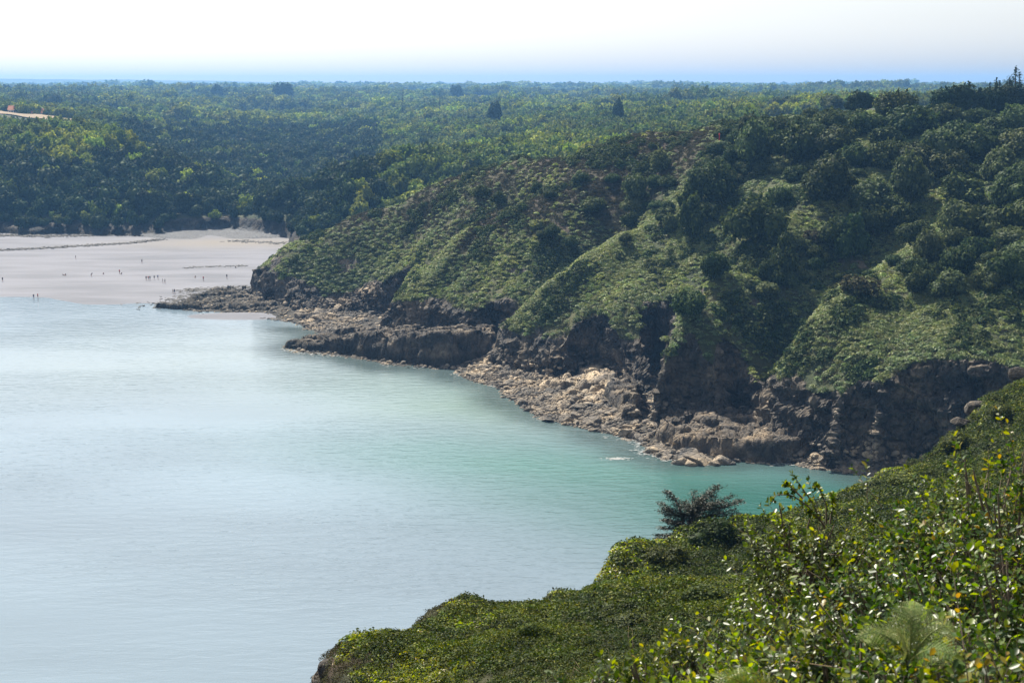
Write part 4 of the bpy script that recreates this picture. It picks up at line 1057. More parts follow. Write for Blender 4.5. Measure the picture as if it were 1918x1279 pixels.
def boulder(u, v, r, label, group, z=None, name='boulder'):
    x_, y_, _ = W(u, v, 0.4)
    z_ = Hz(x_, y_) if z is None else z
    o = link(name, random.choice(RK), loc=(x_, y_, max(z_, -.2) + r * .12), label=label, cat='boulder', group=group)
    o.rotation_euler = (random.uniform(-.2, .2), random.uniform(-.2, .2), random.uniform(0, 6.28)); o.scale = (r, r, r * random.uniform(.7, 1)); return o
def in_poly(u, v, poly): return float(sdf(poly, np.array([u]), np.array([v]))[0]) > 0
bz = [
 ([(930, 720), (1010, 712), (1060, 728), (1165, 730), (1130, 760), (1205, 822), (1095, 800), (1015, 782), (965, 748)], 120, (.6, 1.7), 'grey brown boulder on the sunlit boulder beach', 'boulders on the sunlit beach'),
 ([(860, 698), (930, 690), (1000, 712), (940, 725), (880, 712)], 24, (.5, 1.3), 'boulder at the foot of the pale outcrop by the water', 'boulders below the pale outcrop'),
 ([(1205, 822), (1225, 834), (1300, 856), (1370, 864), (1340, 868), (1270, 866), (1215, 846)], 18, (.7, 2.0), 'boulder in front of the broad brown ledge', 'boulders in front of the brown ledge'),
 ([(1490, 862), (1560, 864), (1640, 874), (1645, 888), (1590, 882), (1500, 872)], 26, (.5, 1.3), 'pale boulder in the heap under the dark right cliff', 'pale boulders under the dark cliff'),
 ([(545, 582), (720, 590), (700, 605), (620, 628), (575, 612)], 50, (.7, 1.8), 'reddish brown boulder on the shore between the far spurs', 'boulders between the far spurs'),
]
for poly, n, (r0, r1), lab, grp in bz:
    us = [p[0] for p in poly]; vs = [p[1] for p in poly]; k = t = 0
    while k < n and t < 4000:
        t += 1; u, v = random.uniform(min(us), max(us)), random.uniform(min(vs), max(vs))
        if in_poly(u, v, poly): 
            r_b = random.uniform(r0, r1) * (1 if random.random() < .8 else 1.4)
            side = ('left', 'middle', 'right')[min(2, int(3 * (u - min(us)) / (max(us) - min(us))))]; row = 'back' if v < (min(vs) + max(vs)) / 2 else 'front'; sz = 'small' if r_b < r0 + .4 * (r1 - r0) else 'large'
            boulder(u, v, r_b, sz + ' ' + lab + ', ' + side + ' ' + row, sz + ' ' + grp + ', ' + side + ' ' + row); k += 1
for u, v, r, lab in [(1310, 862, 4.0, 'long flat pale boulder lying in the water before the brown ledge'), (1355, 862, 3.0, 'flat pale rock right beside the long one in the water'), (1290, 846, 3.2, 'rounded dark boulder against the front of the brown ledge'),
                     (1130, 770, 2.6, 'large dark boulder left of the squared block'), (560, 648, 2.6, 'dark rock knob on the tip of the long rock shelf'), (1610, 878, 1.8, 'flat topped brown rock among the pale boulders'),
                     (1025, 786, 1.6, 'yellowish boulder alone at the lower corner of the boulder beach')]:
    o = boulder(u, v, r, lab, None, z=0.2); o.scale.z = r * .42
# shingle too small to pick apart
pp = []
for poly, n, _, _, _ in bz:
    us = [p[0] for p in poly]; vs = [p[1] for p in poly]
    for t in range(n * 60):
        u, v = random.uniform(min(us), max(us)), random.uniform(min(vs), max(vs))
        if in_poly(u, v, poly): x_, y_, _ = W(u, v, .4); pp.append((x_, y_))
pp = np.array(pp); z = H(pp[:, 0], pp[:, 1])[0]; n = len(pp); s = rng.uniform(.18, .75, n)
scatter('shingle', np.stack([pp[:, 0], pp[:, 1], np.maximum(z, -.2)], 1), np.stack([s, s, s], 1), rng.uniform(0, 6.28, n), rng.normal(size=(n, 2)) * .3, RKs, 'loose small stones filling the gaps between the shore boulders', 21)
# rock debris low on the coast and pebble bank of the far cove
n = 9000; ang = rng.uniform(size=n)
k = rng.choice(X1.size, 60000); dd = Dd.ravel()[k]; k = k[(dd < .6) & (dd > -30) & (Zd.ravel()[k] > -.3) & (Yd.ravel()[k] < 500)][:9000]; n = len(k)
s = rng.uniform(.3, 1.25, n) ** 1.3
scatter('shore_rubble', np.stack([Xd.ravel()[k], Yd.ravel()[k], Zd.ravel()[k]], 1), np.stack([s, s, s * .8], 1), rng.uniform(0, 6.28, n), rng.normal(size=(n, 2)) * .3, RKs, 'broken rock rubble strewn along the cliff foot', 22)
# dark weed-covered stones in lines on the far sand
pp = []
for line, n, wd in (([(-60, 474), (60, 469), (150, 464), (240, 459), (305, 452)], 900, 1.6), ([(-60, 444), (80, 446), (200, 444), (310, 445)], 1500, 2.5), ([(310, 436), (345, 448)], 120, 3), ([(430, 455), (480, 457), (540, 460)], 200, 2.2), ([(300, 572), (340, 560), (400, 548), (470, 541)], 500, 4), ([(340, 545), (400, 541), (480, 537)], 260, 2), ([(340, 504), (400, 501), (460, 500)], 90, .8), ([(380, 588), (470, 592), (540, 600)], 160, .8)):
    ln = np.array([W(u, v, .2)[:2] for u, v in line]); t = rng.uniform(0, len(ln) - 1, n)
    p_ = np.stack([np.interp(t, np.arange(len(ln)), ln[:, c_]) for c_ in (0, 1)], 1) + rng.normal(size=(n, 2)) * wd
    pp.append(p_)
pp = np.concatenate(pp); n = len(pp); s = rng.uniform(.25, 1.0, n)
zb2 = np.where(pp[:, 1] > 484, (pp[:, 1] - 487) * .006, .05)
scatter('weedy_stones', np.stack([pp[:, 0], pp[:, 1], zb2], 1), np.stack([s * 1.5, s, s * .5], 1), rng.uniform(0, 6.28, n), rng.normal(size=(n, 2)) * .1, RKd, 'dark weed covered stones in long lines across the wet sand', 23)
# ------------------------------------------------------------------ small foreground cover
def sprig(seed, nleaf=16, length=0.26, leaf=0.03, mat=None):
    r = np.random.default_rng(seed)
    V_, F_ = leaves_on_twig(r, nleaf, length, leaf); return mesh_np('sprig', V_, F_, mat or M_leaf, smooth_=False)
LV = np.array([[0, 0, 0], [.30, .22, .05], [.68, .26, .06], [1, 0, -.02], [.68, -.26, .06], [.30, -.22, .05], [.33, 0, -.01], [.68, 0, -.015]])
LF = np.array([[0, 6, 1], [1, 6, 7], [1, 7, 2], [2, 7, 3], [3, 7, 4], [4, 7, 5], [5, 7, 6], [5, 6, 0]])
def put_leaves(org, dirs, ups, sizes):
    d = dirs / (np.linalg.norm(dirs, axis=1, keepdims=True) + 1e-9)
    s = np.cross(ups, d); s /= np.linalg.norm(s, axis=1, keepdims=True) + 1e-9; n_ = np.cross(d, s)
    V_ = org[:, None] + sizes[:, None, None] * (LV[None, :, 0:1] * d[:, None] + LV[None, :, 1:2] * s[:, None] + LV[None, :, 2:3] * n_[:, None])
    F_ = LF[None] + (np.arange(len(org)) * len(LV))[:, None, None]
    return V_.reshape(-1, 3), F_.reshape(-1, 3)
def leaves_on_twig(r, nleaf, length, leaf):
    t = np.sort(r.uniform(.15, 1, nleaf)); a_ = np.arange(nleaf) * 2.4 + r.uniform(0, 6)
    org = np.stack([r.normal(size=nleaf) * .004, r.normal(size=nleaf) * .004, t * length], 1)
    dirs = np.stack([np.cos(a_), np.sin(a_), .35 + .9 * t ** 3], 1) + r.normal(size=(nleaf, 3)) * .2
    return put_leaves(org, dirs, np.tile([0, 0, 1.0], (nleaf, 1)) + r.normal(size=(nleaf, 3)) * .35, leaf * r.uniform(.6, 1.25, nleaf))
SC = [clump(800 + i, 62, 0.15, 1.0, 0.9, M_cover, .6) for i in range(5)]
SY = [clump(820 + i, 46, 0.17, 1.0, 0.8, M_yleaf, .6) for i in range(2)]
SH = [clump(840 + i, 60, 0.12, 1.0, 0.7, M_heath, .6) for i in range(3)]
okw = smooth(-.3, .9, D3 - .45 * smooth(2, -3, X3) * (Y3 < 60) + .5 * fbm(X3 / 1.5, Y3 / 1.5, o=2, s=541)) * smooth(13, 20, Y3) * (X3 / Y3 < .45) / np.maximum(Y3, 25) ** 1.35
pn = fbm(X3 / 6, Y3 / 6, o=3, s=501)
def cover(name, wg, n, s0, s1, pr, lab, sd_):
    px, py, pz, i, j = surf_points(Xd3, Yd3, Zd3, wg, n)
    s = rng.uniform(s0, s1, n) * np.clip(py / 60, .45, 1.5) * (1 + .5 * fbm(px / 3, py / 3, o=2, s=511))
    scatter(name, np.stack([px, py, pz - .03], 1), np.stack([s, s, s * rng.uniform(.6, 1.2, n)], 1), rng.uniform(0, 6.28, n), rng.normal(size=(n, 2)) * .3, pr, lab, sd_)
cover('low_scrub', okw * (0.25 + smooth(-.35, .2, pn)), 90000, .22, .5, SC, 'dense low green scrub covering the foreground slope', 31)
cover('yellow_scrub', okw * smooth(5, .5, D3) * smooth(-.1, .5, fbm(X3 / 5, Y3 / 5, o=3, s=521)), 9000, .2, .45, SY, 'yellow green scrub along the edge of the foreground slope', 32)
oke = smooth(-.7, .1, D3) * smooth(13, 20, Y3) * (X3 / Y3 < .45) / np.maximum(Y3, 25) ** 1.35
cover('foreground_heather', oke * (smooth(.1, .5, fbm(X3 / 5, Y3 / 5, o=3, s=531)) + .9 * smooth(1.8, .2, D3) * (X3 < 3)), 18000, .2, .4, SH, 'reddish brown heather patches on the foreground slope', 33)

# bushes that stand out of the foreground slope
CRF = [crown(860 + i, 4200, 0.05, lobes=10, flat=.8, mat=M_cover) for i in range(4)]
for u, v, hp, wp, lab in [(1085, 1112, 34, 60, 'rounded bush on the edge of the foreground slope left of the rocky corner'), (985, 1125, 26, 34, 'small round bush on the slope edge further left'),
    (1340, 1020, 60, 110, 'large low bush at the foot of the dark conifer'), (1250, 1060, 46, 90, 'spreading low bush left below the dark conifer'), (1410, 1010, 44, 90, 'low bush on the crest right of the dark conifer'),
    (1000, 1195, 30, 60, 'low mound of scrub in the middle of the foreground slope'), (1180, 1180, 44, 100, 'broad mound of scrub in front of the conifer'), (1330, 1130, 50, 110, 'broad mound of scrub left of the glossy shrubs'),
    (1480, 1000, 40, 80, 'scrub mound at the head of the dark hollow'), (1700, 905, 40, 90, 'bush on the lit brow right of the dark hollow'), (1640, 925, 34, 80, 'bush halfway down the lit brow'), (1800, 840, 34, 80, 'bush high on the lit brow near the right edge'),
    (1870, 780, 30, 60, 'topmost bush of the lit brow at the right edge')]:
    p = hitn(u, v)
    if not p: print('nohitn', u, v); continue
    s_ = p[1] / FPX
    o = tree('low_bush', p[0], p[1], p[2] - .25 * hp * s_, hp * s_ * 1.2, wp * s_, lab, crowns=CRF, cat='bush')

# arching dead stems among the scrub
def dead_stems():
    r = np.random.default_rng(61); parts = []
    for k in range(420):
        u, v = r.uniform(1050, 1918), r.uniform(960, 1279)
        y_ = r.uniform(5, 14) if r.uniform() < .6 else r.uniform(14, 45); x_ = tr(u, 1100)[0] * y_
        if x_ < 0.2: continue
        z_ = float(Hn(np.array([x_]), np.array([y_]))[0][0]); L_ = r.uniform(.3, .9); a_ = r.uniform(0, 6.28); b_ = np.array([x_, y_, z_ + (r.uniform(.2, .7) if y_ < 14 else .1)])
        d = np.array([math.cos(a_), math.sin(a_), 0]) * L_ * .7
        parts.append(tube([b_, b_ + d * .4 + np.array([0, 0, L_ * .6]), b_ + d + np.array([0, 0, L_ * .55])], [.006, .004, .002], 4))
    V_, F_ = join(parts); link('dead_stems', mesh_np('dead_stems', V_, F_, mat_plain('dry_stem', (.20, .15, .09), .9, .3, 9)), label='thin dry brown stems tangled through the foreground scrub', kind='stuff')
dead_stems()
# rocks on the edge of the foreground slope
RN = [rock_mesh(770 + i, 3, .9) for i in range(4)]
for m_ in RN: m_.materials.clear(); m_.materials.append(M_near)
for u, v, Y_, r, sz, lab in [(694, 1206, 47.5, .26, 2.0, 'small upright rock finger on the cliff edge at the bottom left'), (632, 1258, 44.4, .8, 1.5, 'dark rock corner at the left end of the foreground slope'), (670, 1240, 45.5, .5, .8, 'pale topped rock beside the dark corner rock'),
    (738, 1266, 39.5, .38, 1.3, 'pointed grey rock low in the foreground slope'), (1150, 1072, 74, .55, 1.1, 'dark rock step under the crest left of the conifer'), (1310, 1000, 88, .35, 1, 'pale rock showing in scrub beside the conifer'),
    (1830, 765, 146, 1.3, .7, 'pale rock on the brow in front of the dark cliff'), (1800, 790, 141, 1.2, .6, 'pale flat rock lower on the same brow'), (1906, 702, 155, 1.1, .8, 'pale rock on the brow at the right edge of the photo')]:
    x_, y_, z_ = P(u, v, Y_)
    o = link('rock', random.choice(RN), loc=(x_, y_, z_), label=lab, cat='rock'); o.scale = (r, r, r * sz); o.rotation_euler = (0, 0, random.uniform(0, 6))

# dark wind-bent conifer: tiers of flat branches
def wind_conifer():
    r = np.random.default_rng(5)
    x_, y_, z_ = P(1285, 1012, 92)
    root = link('windswept_conifer', None, loc=(x_, y_, z_), label='dark windswept conifer with flat branches standing against the teal water', cat='conifer')
    s = 92 / FPX
    def pt(u, v, dy=0): return np.array([(u - 1285) * s, dy, (1012 - v) * s / math.cos(TH)])
    V_, F_ = join([tube([pt(1285, 1040), pt(1288, 990), pt(1300, 950, .3), pt(1318, 925, .4)], [.14, .12, .08, .03]), tube([pt(1286, 1000), pt(1275, 960, .2), pt(1262, 925, -.2)], [.09, .06, .02])])
    link('trunk', mesh_np('trunk', V_, F_, M_bark), root)
    tips = [(1228, 1008), (1232, 985), (1238, 962), (1235, 940), (1252, 922), (1272, 925), (1250, 975), (1290, 932), (1305, 925), (1330, 920), (1350, 912), (1372, 918), (1385, 930), (1362, 940), (1378, 950), (1350, 960), (1345, 978), (1270, 950), (1310, 950), (1335, 945), (1300, 975), (1325, 970), (1260, 1000), (1355, 925), (1245, 950), (1320, 935), (1340, 930), (1280, 965), (1295, 955)]
    for k, (tu, tv) in enumerate(tips + tips[::2]):
        start = pt(1290 + (tu - 1290) * .15, 985 + (tv - 985) * .55); dy = r.uniform(-1.3, 1.3)
        end = pt(tu + r.uniform(-4, 4), tv + r.uniform(-3, 3), dy)
        mid = (start + end) / 2 + np.array([0, 0, -.12])
        bV, bF = tube([start, mid, end], [.035, .022, .008], 5)
        n_ = 330; t = r.uniform(.15, 1.05, n_) ** .8
        base = start[None] * (1 - t[:, None]) + end[None] * t[:, None] + np.array([0, 0, -.1]) * (4 * t * (1 - t))[:, None]
        off = r.normal(size=(n_, 3)) * np.array([.26, .26, .07]) * (1.1 - .5 * t[:, None])
        nn = r.normal(size=(n_, 3)) * .5 + np.array([0, 0, 1.0])
        qV, qF = quads(base + off, nn, r.uniform(.05, .12, n_), .5, r)
        o = link('branch', mesh_np('branch', *join([(bV, bF)]), M_bark), root)
        link('needles', mesh_np('needles', qV, qF, M_conif2, smooth_=False), o)
M_conif2 = mat_leaf('dark_needles', (0.012, 0.020, 0.010), (0.028, 0.034, 0.018), 0.1, c3=(.05, .045, .025))
wind_conifer()

# ------------------------------------------------------------------ glossy shrubs close to the camera
LEAFM = [mesh_np('leaf', LV, LF, M_leaf), mesh_np('leaf', LV, LF, M_yleaf)]
def shrub(u, v, Y_, rad, ht, label, nspr=150, yellow=.15, nobj=60, seed=0, leaf=.036, group=None):
    """top of the crown seen at (u, v) when Y_ metres away; rounded mass of leafy twigs on branching stems"""
    r = np.random.default_rng(seed)
    x_, y_, zt = P(u, v, Y_)
    root = link('glossy_shrub', None, loc=(x_, y_, zt - ht), label=label, cat='shrub', group=group)
    stems = []; tw = []
    for k in range(9):
        a_ = r.uniform(0, 6.28); e = np.array([math.cos(a_) * rad * r.uniform(.3, .8), math.sin(a_) * rad * r.uniform(.3, .8), ht * r.uniform(.6, .9)])
        m_ = e * np.array([.35, .35, .5]) + r.normal(size=3) * .04
        stems.append(tube([np.array([0, 0, -.6]), m_, e], [.018, .012, .005], 5))
    O_, Dr, Up, Sz = [], [], [], []
    nb = max(5, int(nspr / 11)); bd = r.normal(size=(nb, 3)); bd /= np.linalg.norm(bd, axis=1, keepdims=True); bd[:, 2] = np.abs(bd[:, 2]) - .2; bq = r.uniform(.65, 1.08, nb)
    for k in range(nspr):
        ib = r.integers(nb); d = bd[ib] + r.normal(size=3) * (.15 if r.uniform() < .85 else .4)
        q = bq[ib] * r.uniform(.82, 1.05)
        base = np.array([d[0] * rad, d[1] * rad, ht * .38 + d[2] * ht * .5 * q]) * np.array([q, q, 1])
        dirn = np.array([d[0] * .6, d[1] * .6, .9]) + r.normal(size=3) * .25; dirn /= np.linalg.norm(dirn)
        ln = r.uniform(.12, .26); tip = base + dirn * ln
        tw.append(tube([base - dirn * .12, base, tip], [.004, .003, .0015], 3))
        nl = r.integers(11, 18); t = np.sort(r.uniform(.05, 1.05, nl)); a_ = np.arange(nl) * 2.4 + r.uniform(0, 6)
        s1 = np.cross(dirn, [.2, .3, .9]); s1 /= np.linalg.norm(s1); s2 = np.cross(dirn, s1)
        O_.append(base[None] + dirn[None] * (t * ln)[:, None])
        Dr.append(np.cos(a_)[:, None] * s1 + np.sin(a_)[:, None] * s2 + dirn[None] * (.25 + .9 * t ** 3)[:, None] + r.normal(size=(nl, 3)) * .15)
        Up.append(np.tile(dirn, (nl, 1)) + r.normal(size=(nl, 3)) * .3); Sz.append(leaf * r.uniform(.6, 1.25, nl))
    O_, Dr, Up, Sz = map(np.concatenate, (O_, Dr, Up, Sz))
    V_, F_ = join(stems + tw); link('stem', mesh_np('stem', V_, F_, M_twig), root)
    # the leaves that show largest, nearest the camera, are single objects
    key = O_[:, 1] - .5 * O_[:, 2] - Sz * 8 + r.normal(size=len(O_)) * .08
    od = np.argsort(key); big = od[:nobj]; rest = od[nobj:]
    yl = r.uniform(size=len(O_)) < yellow
    yl |= (O_[:, 2] > ht * .78) & (r.uniform(size=len(O_)) < yellow * 2)
    for nm, selm, mat_ in (('foliage', ~yl[rest], M_leaf), ('young_foliage', yl[rest], M_yleaf)):
        q = rest[selm]
        if len(q):
            V_, F_ = put_leaves(O_[q], Dr[q], Up[q], Sz[q]); o = link(nm, mesh_np(nm, V_, F_, mat_), root, kind='stuff')
    for i in big:
        d = Vector(Dr[i]).normalized(); s_ = Vector(Up[i]).cross(d).normalized(); n_ = d.cross(s_)
        o = link('leaf', LEAFM[1 if yl[i] else 0], root)
        M_ = Matrix((d, s_, n_)).transposed().to_4x4() * 1.0
        o.matrix_basis = Matrix.Translation(Vector(O_[i])) @ M_ @ Matrix.Scale(float(Sz[i]), 4)
    return root
sh = [
 (1500, 925, 10.5, .38, 1.0, 'slender leafy shrub top poking up against the teal water', 46, .5),
 (1545, 965, 10.2, .50, 1.1, 'shrub just below the slender leafy top', 110, .25),
 (1600, 1060, 9.8, .62, 1.1, 'dark glossy shrub under the shaded hollow', 150, .12),
 (1720, 945, 9.6, .60, 1.2, 'glossy shrub with a dense rounded top right of the hollow', 150, .15),
 (1800, 915, 9.2, .55, 1.3, 'tall shrub between the rounded one and the right edge group', 150, .2),
 (1870, 820, 9.2, .55, 1.5, 'tallest yellow green shrub near the right edge', 160, .4),
 (1925, 800, 8.6, .55, 1.6, 'shrub cut by the right edge, yellow leaves at its top', 160, .35),
 (1440, 1110, 9.6, .55, 1.0, 'shrub at the left front of the glossy group beside the brown heather', 130, .2),
 (1340, 1195, 8.6, .45, .8, 'low shrub left of the fern with dark glossy leaves', 110, .15),
 (1225, 1235, 7.6, .30, .6, 'small leafy shrub standing apart at the lower left of the group', 70, .15),
 (1110, 1262, 7.2, .18, .35, 'small dark tuft of shrub at the bottom of the frame', 30, .0),
 (1530, 1130, 8.0, .55, .9, 'shrub directly behind the pale fern', 130, .2),
 (1680, 1040, 8.0, .60, 1.0, 'glossy shrub above the pale fern', 150, .12),
 (1800, 1030, 7.4, .55, 1.1, 'dark shrub right above the fern with few light leaves', 150, .1),
 (1910, 960, 7.2, .55, 1.3, 'bushy shrub on the right edge below the tall yellow one', 160, .25),
 (1480, 1215, 6.4, .48, .8, 'shrub in the bottom middle of the glossy group', 120, .2),
 (1600, 1185, 5.8, .45, .8, 'large leaved shrub just below the fern', 120, .15),
 (1750, 1150, 5.6, .50, .9, 'large leaved shrub right below the fern', 130, .15),
 (1880, 1120, 5.2, .48, 1.0, 'blurred shrub at the bottom right corner, upper one', 130, .2),
 (1700, 1250, 4.6, .38, .8, 'blurred shrub at the bottom edge under the fern', 110, .2),
 (1860, 1225, 4.4, .38, .8, 'blurred pale leaved shrub at the bottom right corner, lower one', 110, .25),
 (1560, 1270, 5.0, .36, .7, 'yellow green shrub at the bottom edge beside the broken fern', 100, .4),
 (1400, 1265, 6.0, .38, .6, 'yellowish low shrub at the bottom edge left of the group', 90, .5),
]
for k, (u, v, Y_, rad, ht, lab, ns, ye) in enumerate(sh):
    shrub(u, v, Y_, rad, ht, lab, int(ns * 1.5), ye * .75, 44, 900 + k, leaf=.044 if Y_ > 7 else (.042 if Y_ > 5 else .035))
# the arching sprig at the top of the slender shrub
def sprig_branch():
    r = np.random.default_rng(77); Y_ = 10.5; s = Y_ / FPX
    x0, y0, z0 = P(1545, 985, Y_)
    root = link('arching_sprig_shrub', None, loc=(x0, y0, z0), label='arching yellow green sprigs rising highest against the teal cove', cat='shrub')
    def pt(u, v): return np.array([(u - 1545) * s, 0, (985 - v) * s / math.cos(TH)])
    lines = [[(1545, 990), (1520, 940), (1495, 905), (1480, 885)], [(1545, 985), (1510, 945), (1480, 925), (1450, 925), (1440, 945)], [(1548, 980), (1545, 940), (1530, 910), (1515, 900)], [(1500, 930), (1480, 912), (1466, 905)],
             [(1555, 980), (1560, 945), (1562, 925)], [(1545, 985), (1525, 960), (1505, 955)]]
    for ln in lines:
        pts = np.array([pt(*q) for q in ln]); pts[:, 1] += np.linspace(0, r.uniform(-.1, .1), len(pts))
        t = np.linspace(0, len(pts) - 1, 14); cur = np.stack([np.interp(t, np.arange(len(pts)), pts[:, c_]) for c_ in range(3)], 1)
        V_, F_ = tube(cur, np.linspace(.008, .002, 14), 5); b = link('branch', mesh_np('branch', V_, F_, M_twig), root)
        n_ = 46; tt = r.uniform(3, 13, n_); org = np.stack([np.interp(tt, np.arange(14), cur[:, c_]) for c_ in range(3)], 1)
        for i in range(n_):
            d = Vector(r.normal(size=3) + np.array([0, 0, .4])).normalized(); u_ = Vector(r.normal(size=3) * .5 + np.array([0, -.2, 1.])); s_ = u_.cross(d).normalized(); nn = d.cross(s_)
            o = link('leaf', LEAFM[int(r.uniform() < .55)], b)
            o.matrix_basis = Matrix.Translation(Vector(org[i])) @ Matrix((d, s_, nn)).transposed().to_4x4() @ Matrix.Scale(float(r.uniform(.03, .05)), 4)
sprig_branch()

# ferns
def frond(root, base, tip, up, wid, n=16, mat=M_fern):
    base, tip, up = map(lambda a_: np.array(a_, float), (base, tip, up))
    t = np.linspace(0, 1, n); cur = base + (tip - base) * t[:, None] + up * (4 * t * (1 - t))[:, None]
    d = np.gradient(cur, axis=0); d /= np.linalg.norm(d, axis=1, keepdims=True)
    side = np.cross(d, [0, -.5, 1]); side /= np.linalg.norm(side, axis=1, keepdims=True)
    V_, F_ = tube(cur, np.linspace(.004, .001, n), 4)
    fr = link('frond', mesh_np('frond', V_, F_, mat), root)
    O_, D_, S_ = [], [], []
    for i in range(2, n):
        L_ = wid * math.sin(math.pi * min(1, .12 + .88 * t[i]) ** .8) + .01
        for sg in (-1, 1):
            dd = side[i] * sg + d[i] * .55
            dd /= np.linalg.norm(dd)
            m_ = max(4, int(L_ / .007))
            pinV, pinF = [], []
            for k in range(m_):       # small lobes along each leaflet
                f_ = (k + .5) / m_
                for s2 in (-1, 1):
                    O_.append(cur[i] + dd * L_ * f_ + np.array([0, 0, -.15 * L_ * f_ * f_])); D_.append(dd * .6 + d[i] * s2 * .9); S_.append(.0115 * (1 - .6 * f_))
    V_, F_ = put_leaves(np.array(O_), np.array(D_), np.tile([0, -.4, 1.0], (len(O_), 1)), np.array(S_))
    link('leaflets', mesh_np('leaflets', V_, F_, mat), fr, kind='stuff')
def fern(u, v, Y_, tips, label, mat=M_fern, wid=.10, front=.25):
    x_, y_, z_ = P(u, v, Y_); s = Y_ / FPX
    root = link('fern', None, loc=(x_, y_ - front, z_), label=label, cat='fern')
    for (tu, tv, dy) in tips:
        frond(root, (0, 0, 0), ((tu - u) * s, dy, (v - tv) * s), (0, 0, .05), wid, mat=mat)
fern(1655, 1168, 5.0, [(1560, 1120, 0), (1600, 1095, -.1), (1668, 1085, .1), (1735, 1105, 0), (1722, 1140, -.15), (1690, 1092, .2)], 'pale feathery fern among dark glossy leaves, fronds fanning left and right', front=.35, wid=.075)
fern(1395, 1258, 5.0, [(1315, 1208, 0), (1345, 1220, .1), (1420, 1225, 0)], 'yellowish green fern low at the bottom of the photo', mat=M_yleaf, wid=.06, front=.3)

# ------------------------------------------------------------------ people on the beach
def person_mesh(pose, shirt, shorts):
    sk = bpy.data.meshes.new('body')
    st = .13 if pose == 'walk' else .05
    bend = {'stand': 0, 'walk': .03, 'bend': .38, 'sit': 0}[pose]
    if pose == 'sit':
        v = [(0, 0, .15), (0, .02, .40), (0, .03, .60), (0, .02, .68), (0, 0, .80), (.10, -.02, .15), (.14, -.42, .38), (.15, -.62, .06), (-.10, -.02, .15), (-.14, -.42, .36), (-.15, -.66, .06), (.19, .03, .58), (.25, -.12, .38), (.20, -.32, .36), (-.19, .03, .58), (-.25, -.1, .38), (-.2, -.32, .36), (.15, -.74, .03), (-.15, -.78, .03)]
    else:
        v = [(0, 0, .95), (0, -bend * .5, 1.2), (0, -bend, 1.42 - bend * .3), (0, -bend * 1.1, 1.52 - bend * .4), (0, -bend * 1.25, 1.66 - bend * .5), (.10, 0, .90), (.11, -st, .50), (.11, st * .3 - .02, .07), (-.10, 0, .90), (-.11, st * .6, .50), (-.11, st * 1.6, .08),
             (.19, -bend, 1.40 - bend * .3), (.24, -bend - .02, 1.13 - bend * .3), (.22, -.12 - bend, .88), (-.19, -bend, 1.40 - bend * .3), (-.24, -bend + .02, 1.13 - bend * .3), (-.23, -.06 - bend, .87), (.11, -.15 + st * .3, .03), (-.11, -.13 + st * 1.6, .03)]
    e = [(0, 1), (1, 2), (2, 3), (3, 4), (0, 5), (5, 6), (6, 7), (7, 17), (0, 8), (8, 9), (9, 10), (10, 18), (2, 11), (11, 12), (12, 13), (2, 14), (14, 15), (15, 16)]
    rad = [.13, .13, .14, .055, .10, .09, .06, .045, .09, .06, .045, .06, .045, .035, .06, .045, .035, .035, .035]
    sk.from_pydata(v, [], []); sk.clear_geometry(); sk.from_pydata(v, e, [])
    o = bpy.data.objects.new('tmp', sk); C.objects.link(o)
    o.modifiers.new('s', 'SKIN'); o.modifiers.new('d', 'SUBSURF').levels = 1
    for i, q in enumerate(rad): sk.skin_vertices[0].data[i].radius = (q, q * (.8 if i < 3 else 1))
    sk.skin_vertices[0].data[0].use_root = True
    dg = bpy.context.evaluated_depsgraph_get(); me_ = bpy.data.meshes.new_from_object(o.evaluated_get(dg)); me_.name = 'person'
    bpy.data.objects.remove(o)
    me_.materials.clear()
    for m_ in (M_skin, shirt, shorts, M_hair): me_.materials.append(m_)
    for p in me_.polygons:
        c = p.center; k = 0
        if pose == 'sit': k = 1 if (.28 < c.z < .64 and c.y > -.2 and abs(c.x) < .22) else (2 if c.z < .3 and c.y > -.25 else (3 if c.z > .78 else 0))
        else:
            k = 1 if .98 < c.z < 1.5 and abs(c.x) < .23 else (2 if .6 < c.z <= .98 and abs(c.x) < .19 else (3 if c.z > 1.66 - bend * .5 or (c.z > 1.58 - bend * .5 and c.y > -bend * 1.25 + .03) else 0))
        p.material_index = k; p.use_smooth = True
    return me_
M_skin = mat_plain('skin', (.42, .25, .17), .6, .08); M_hair = mat_plain('hair', (.05, .035, .02), .7, .1)
CL = {k: mat_plain(k + '_cloth', c, .85, .1) for k, c in dict(dark=(.03, .035, .05), red=(.45, .06, .05), white=(.7, .7, .7), blue=(.06, .12, .32), grey=(.2, .2, .2)).items()}
PM = {}
def person(u, v, pose, sh_, so_, label, rot=None, group=None):
    key = (pose, sh_, so_)
    if key not in PM: PM[key] = person_mesh(pose, CL[sh_], CL[so_])
    x_, y_, _ = W(u, v, 0.2)
    zb_ = max(0.0, (y_ - (487 + 18 * float(smooth(-125, -185, np.array(x_))))) * .006)
    zr = Hz(x_, y_) if u > 300 and v > 565 else zb_
    o = link('person', PM[key], loc=(x_, y_, max(zr, zb_) - .02), label=label, cat='person', group=group); o.rotation_euler.z = random.uniform(0, 6.28) if rot is None else rot
    o.scale = (1.12,) * 3
    return o
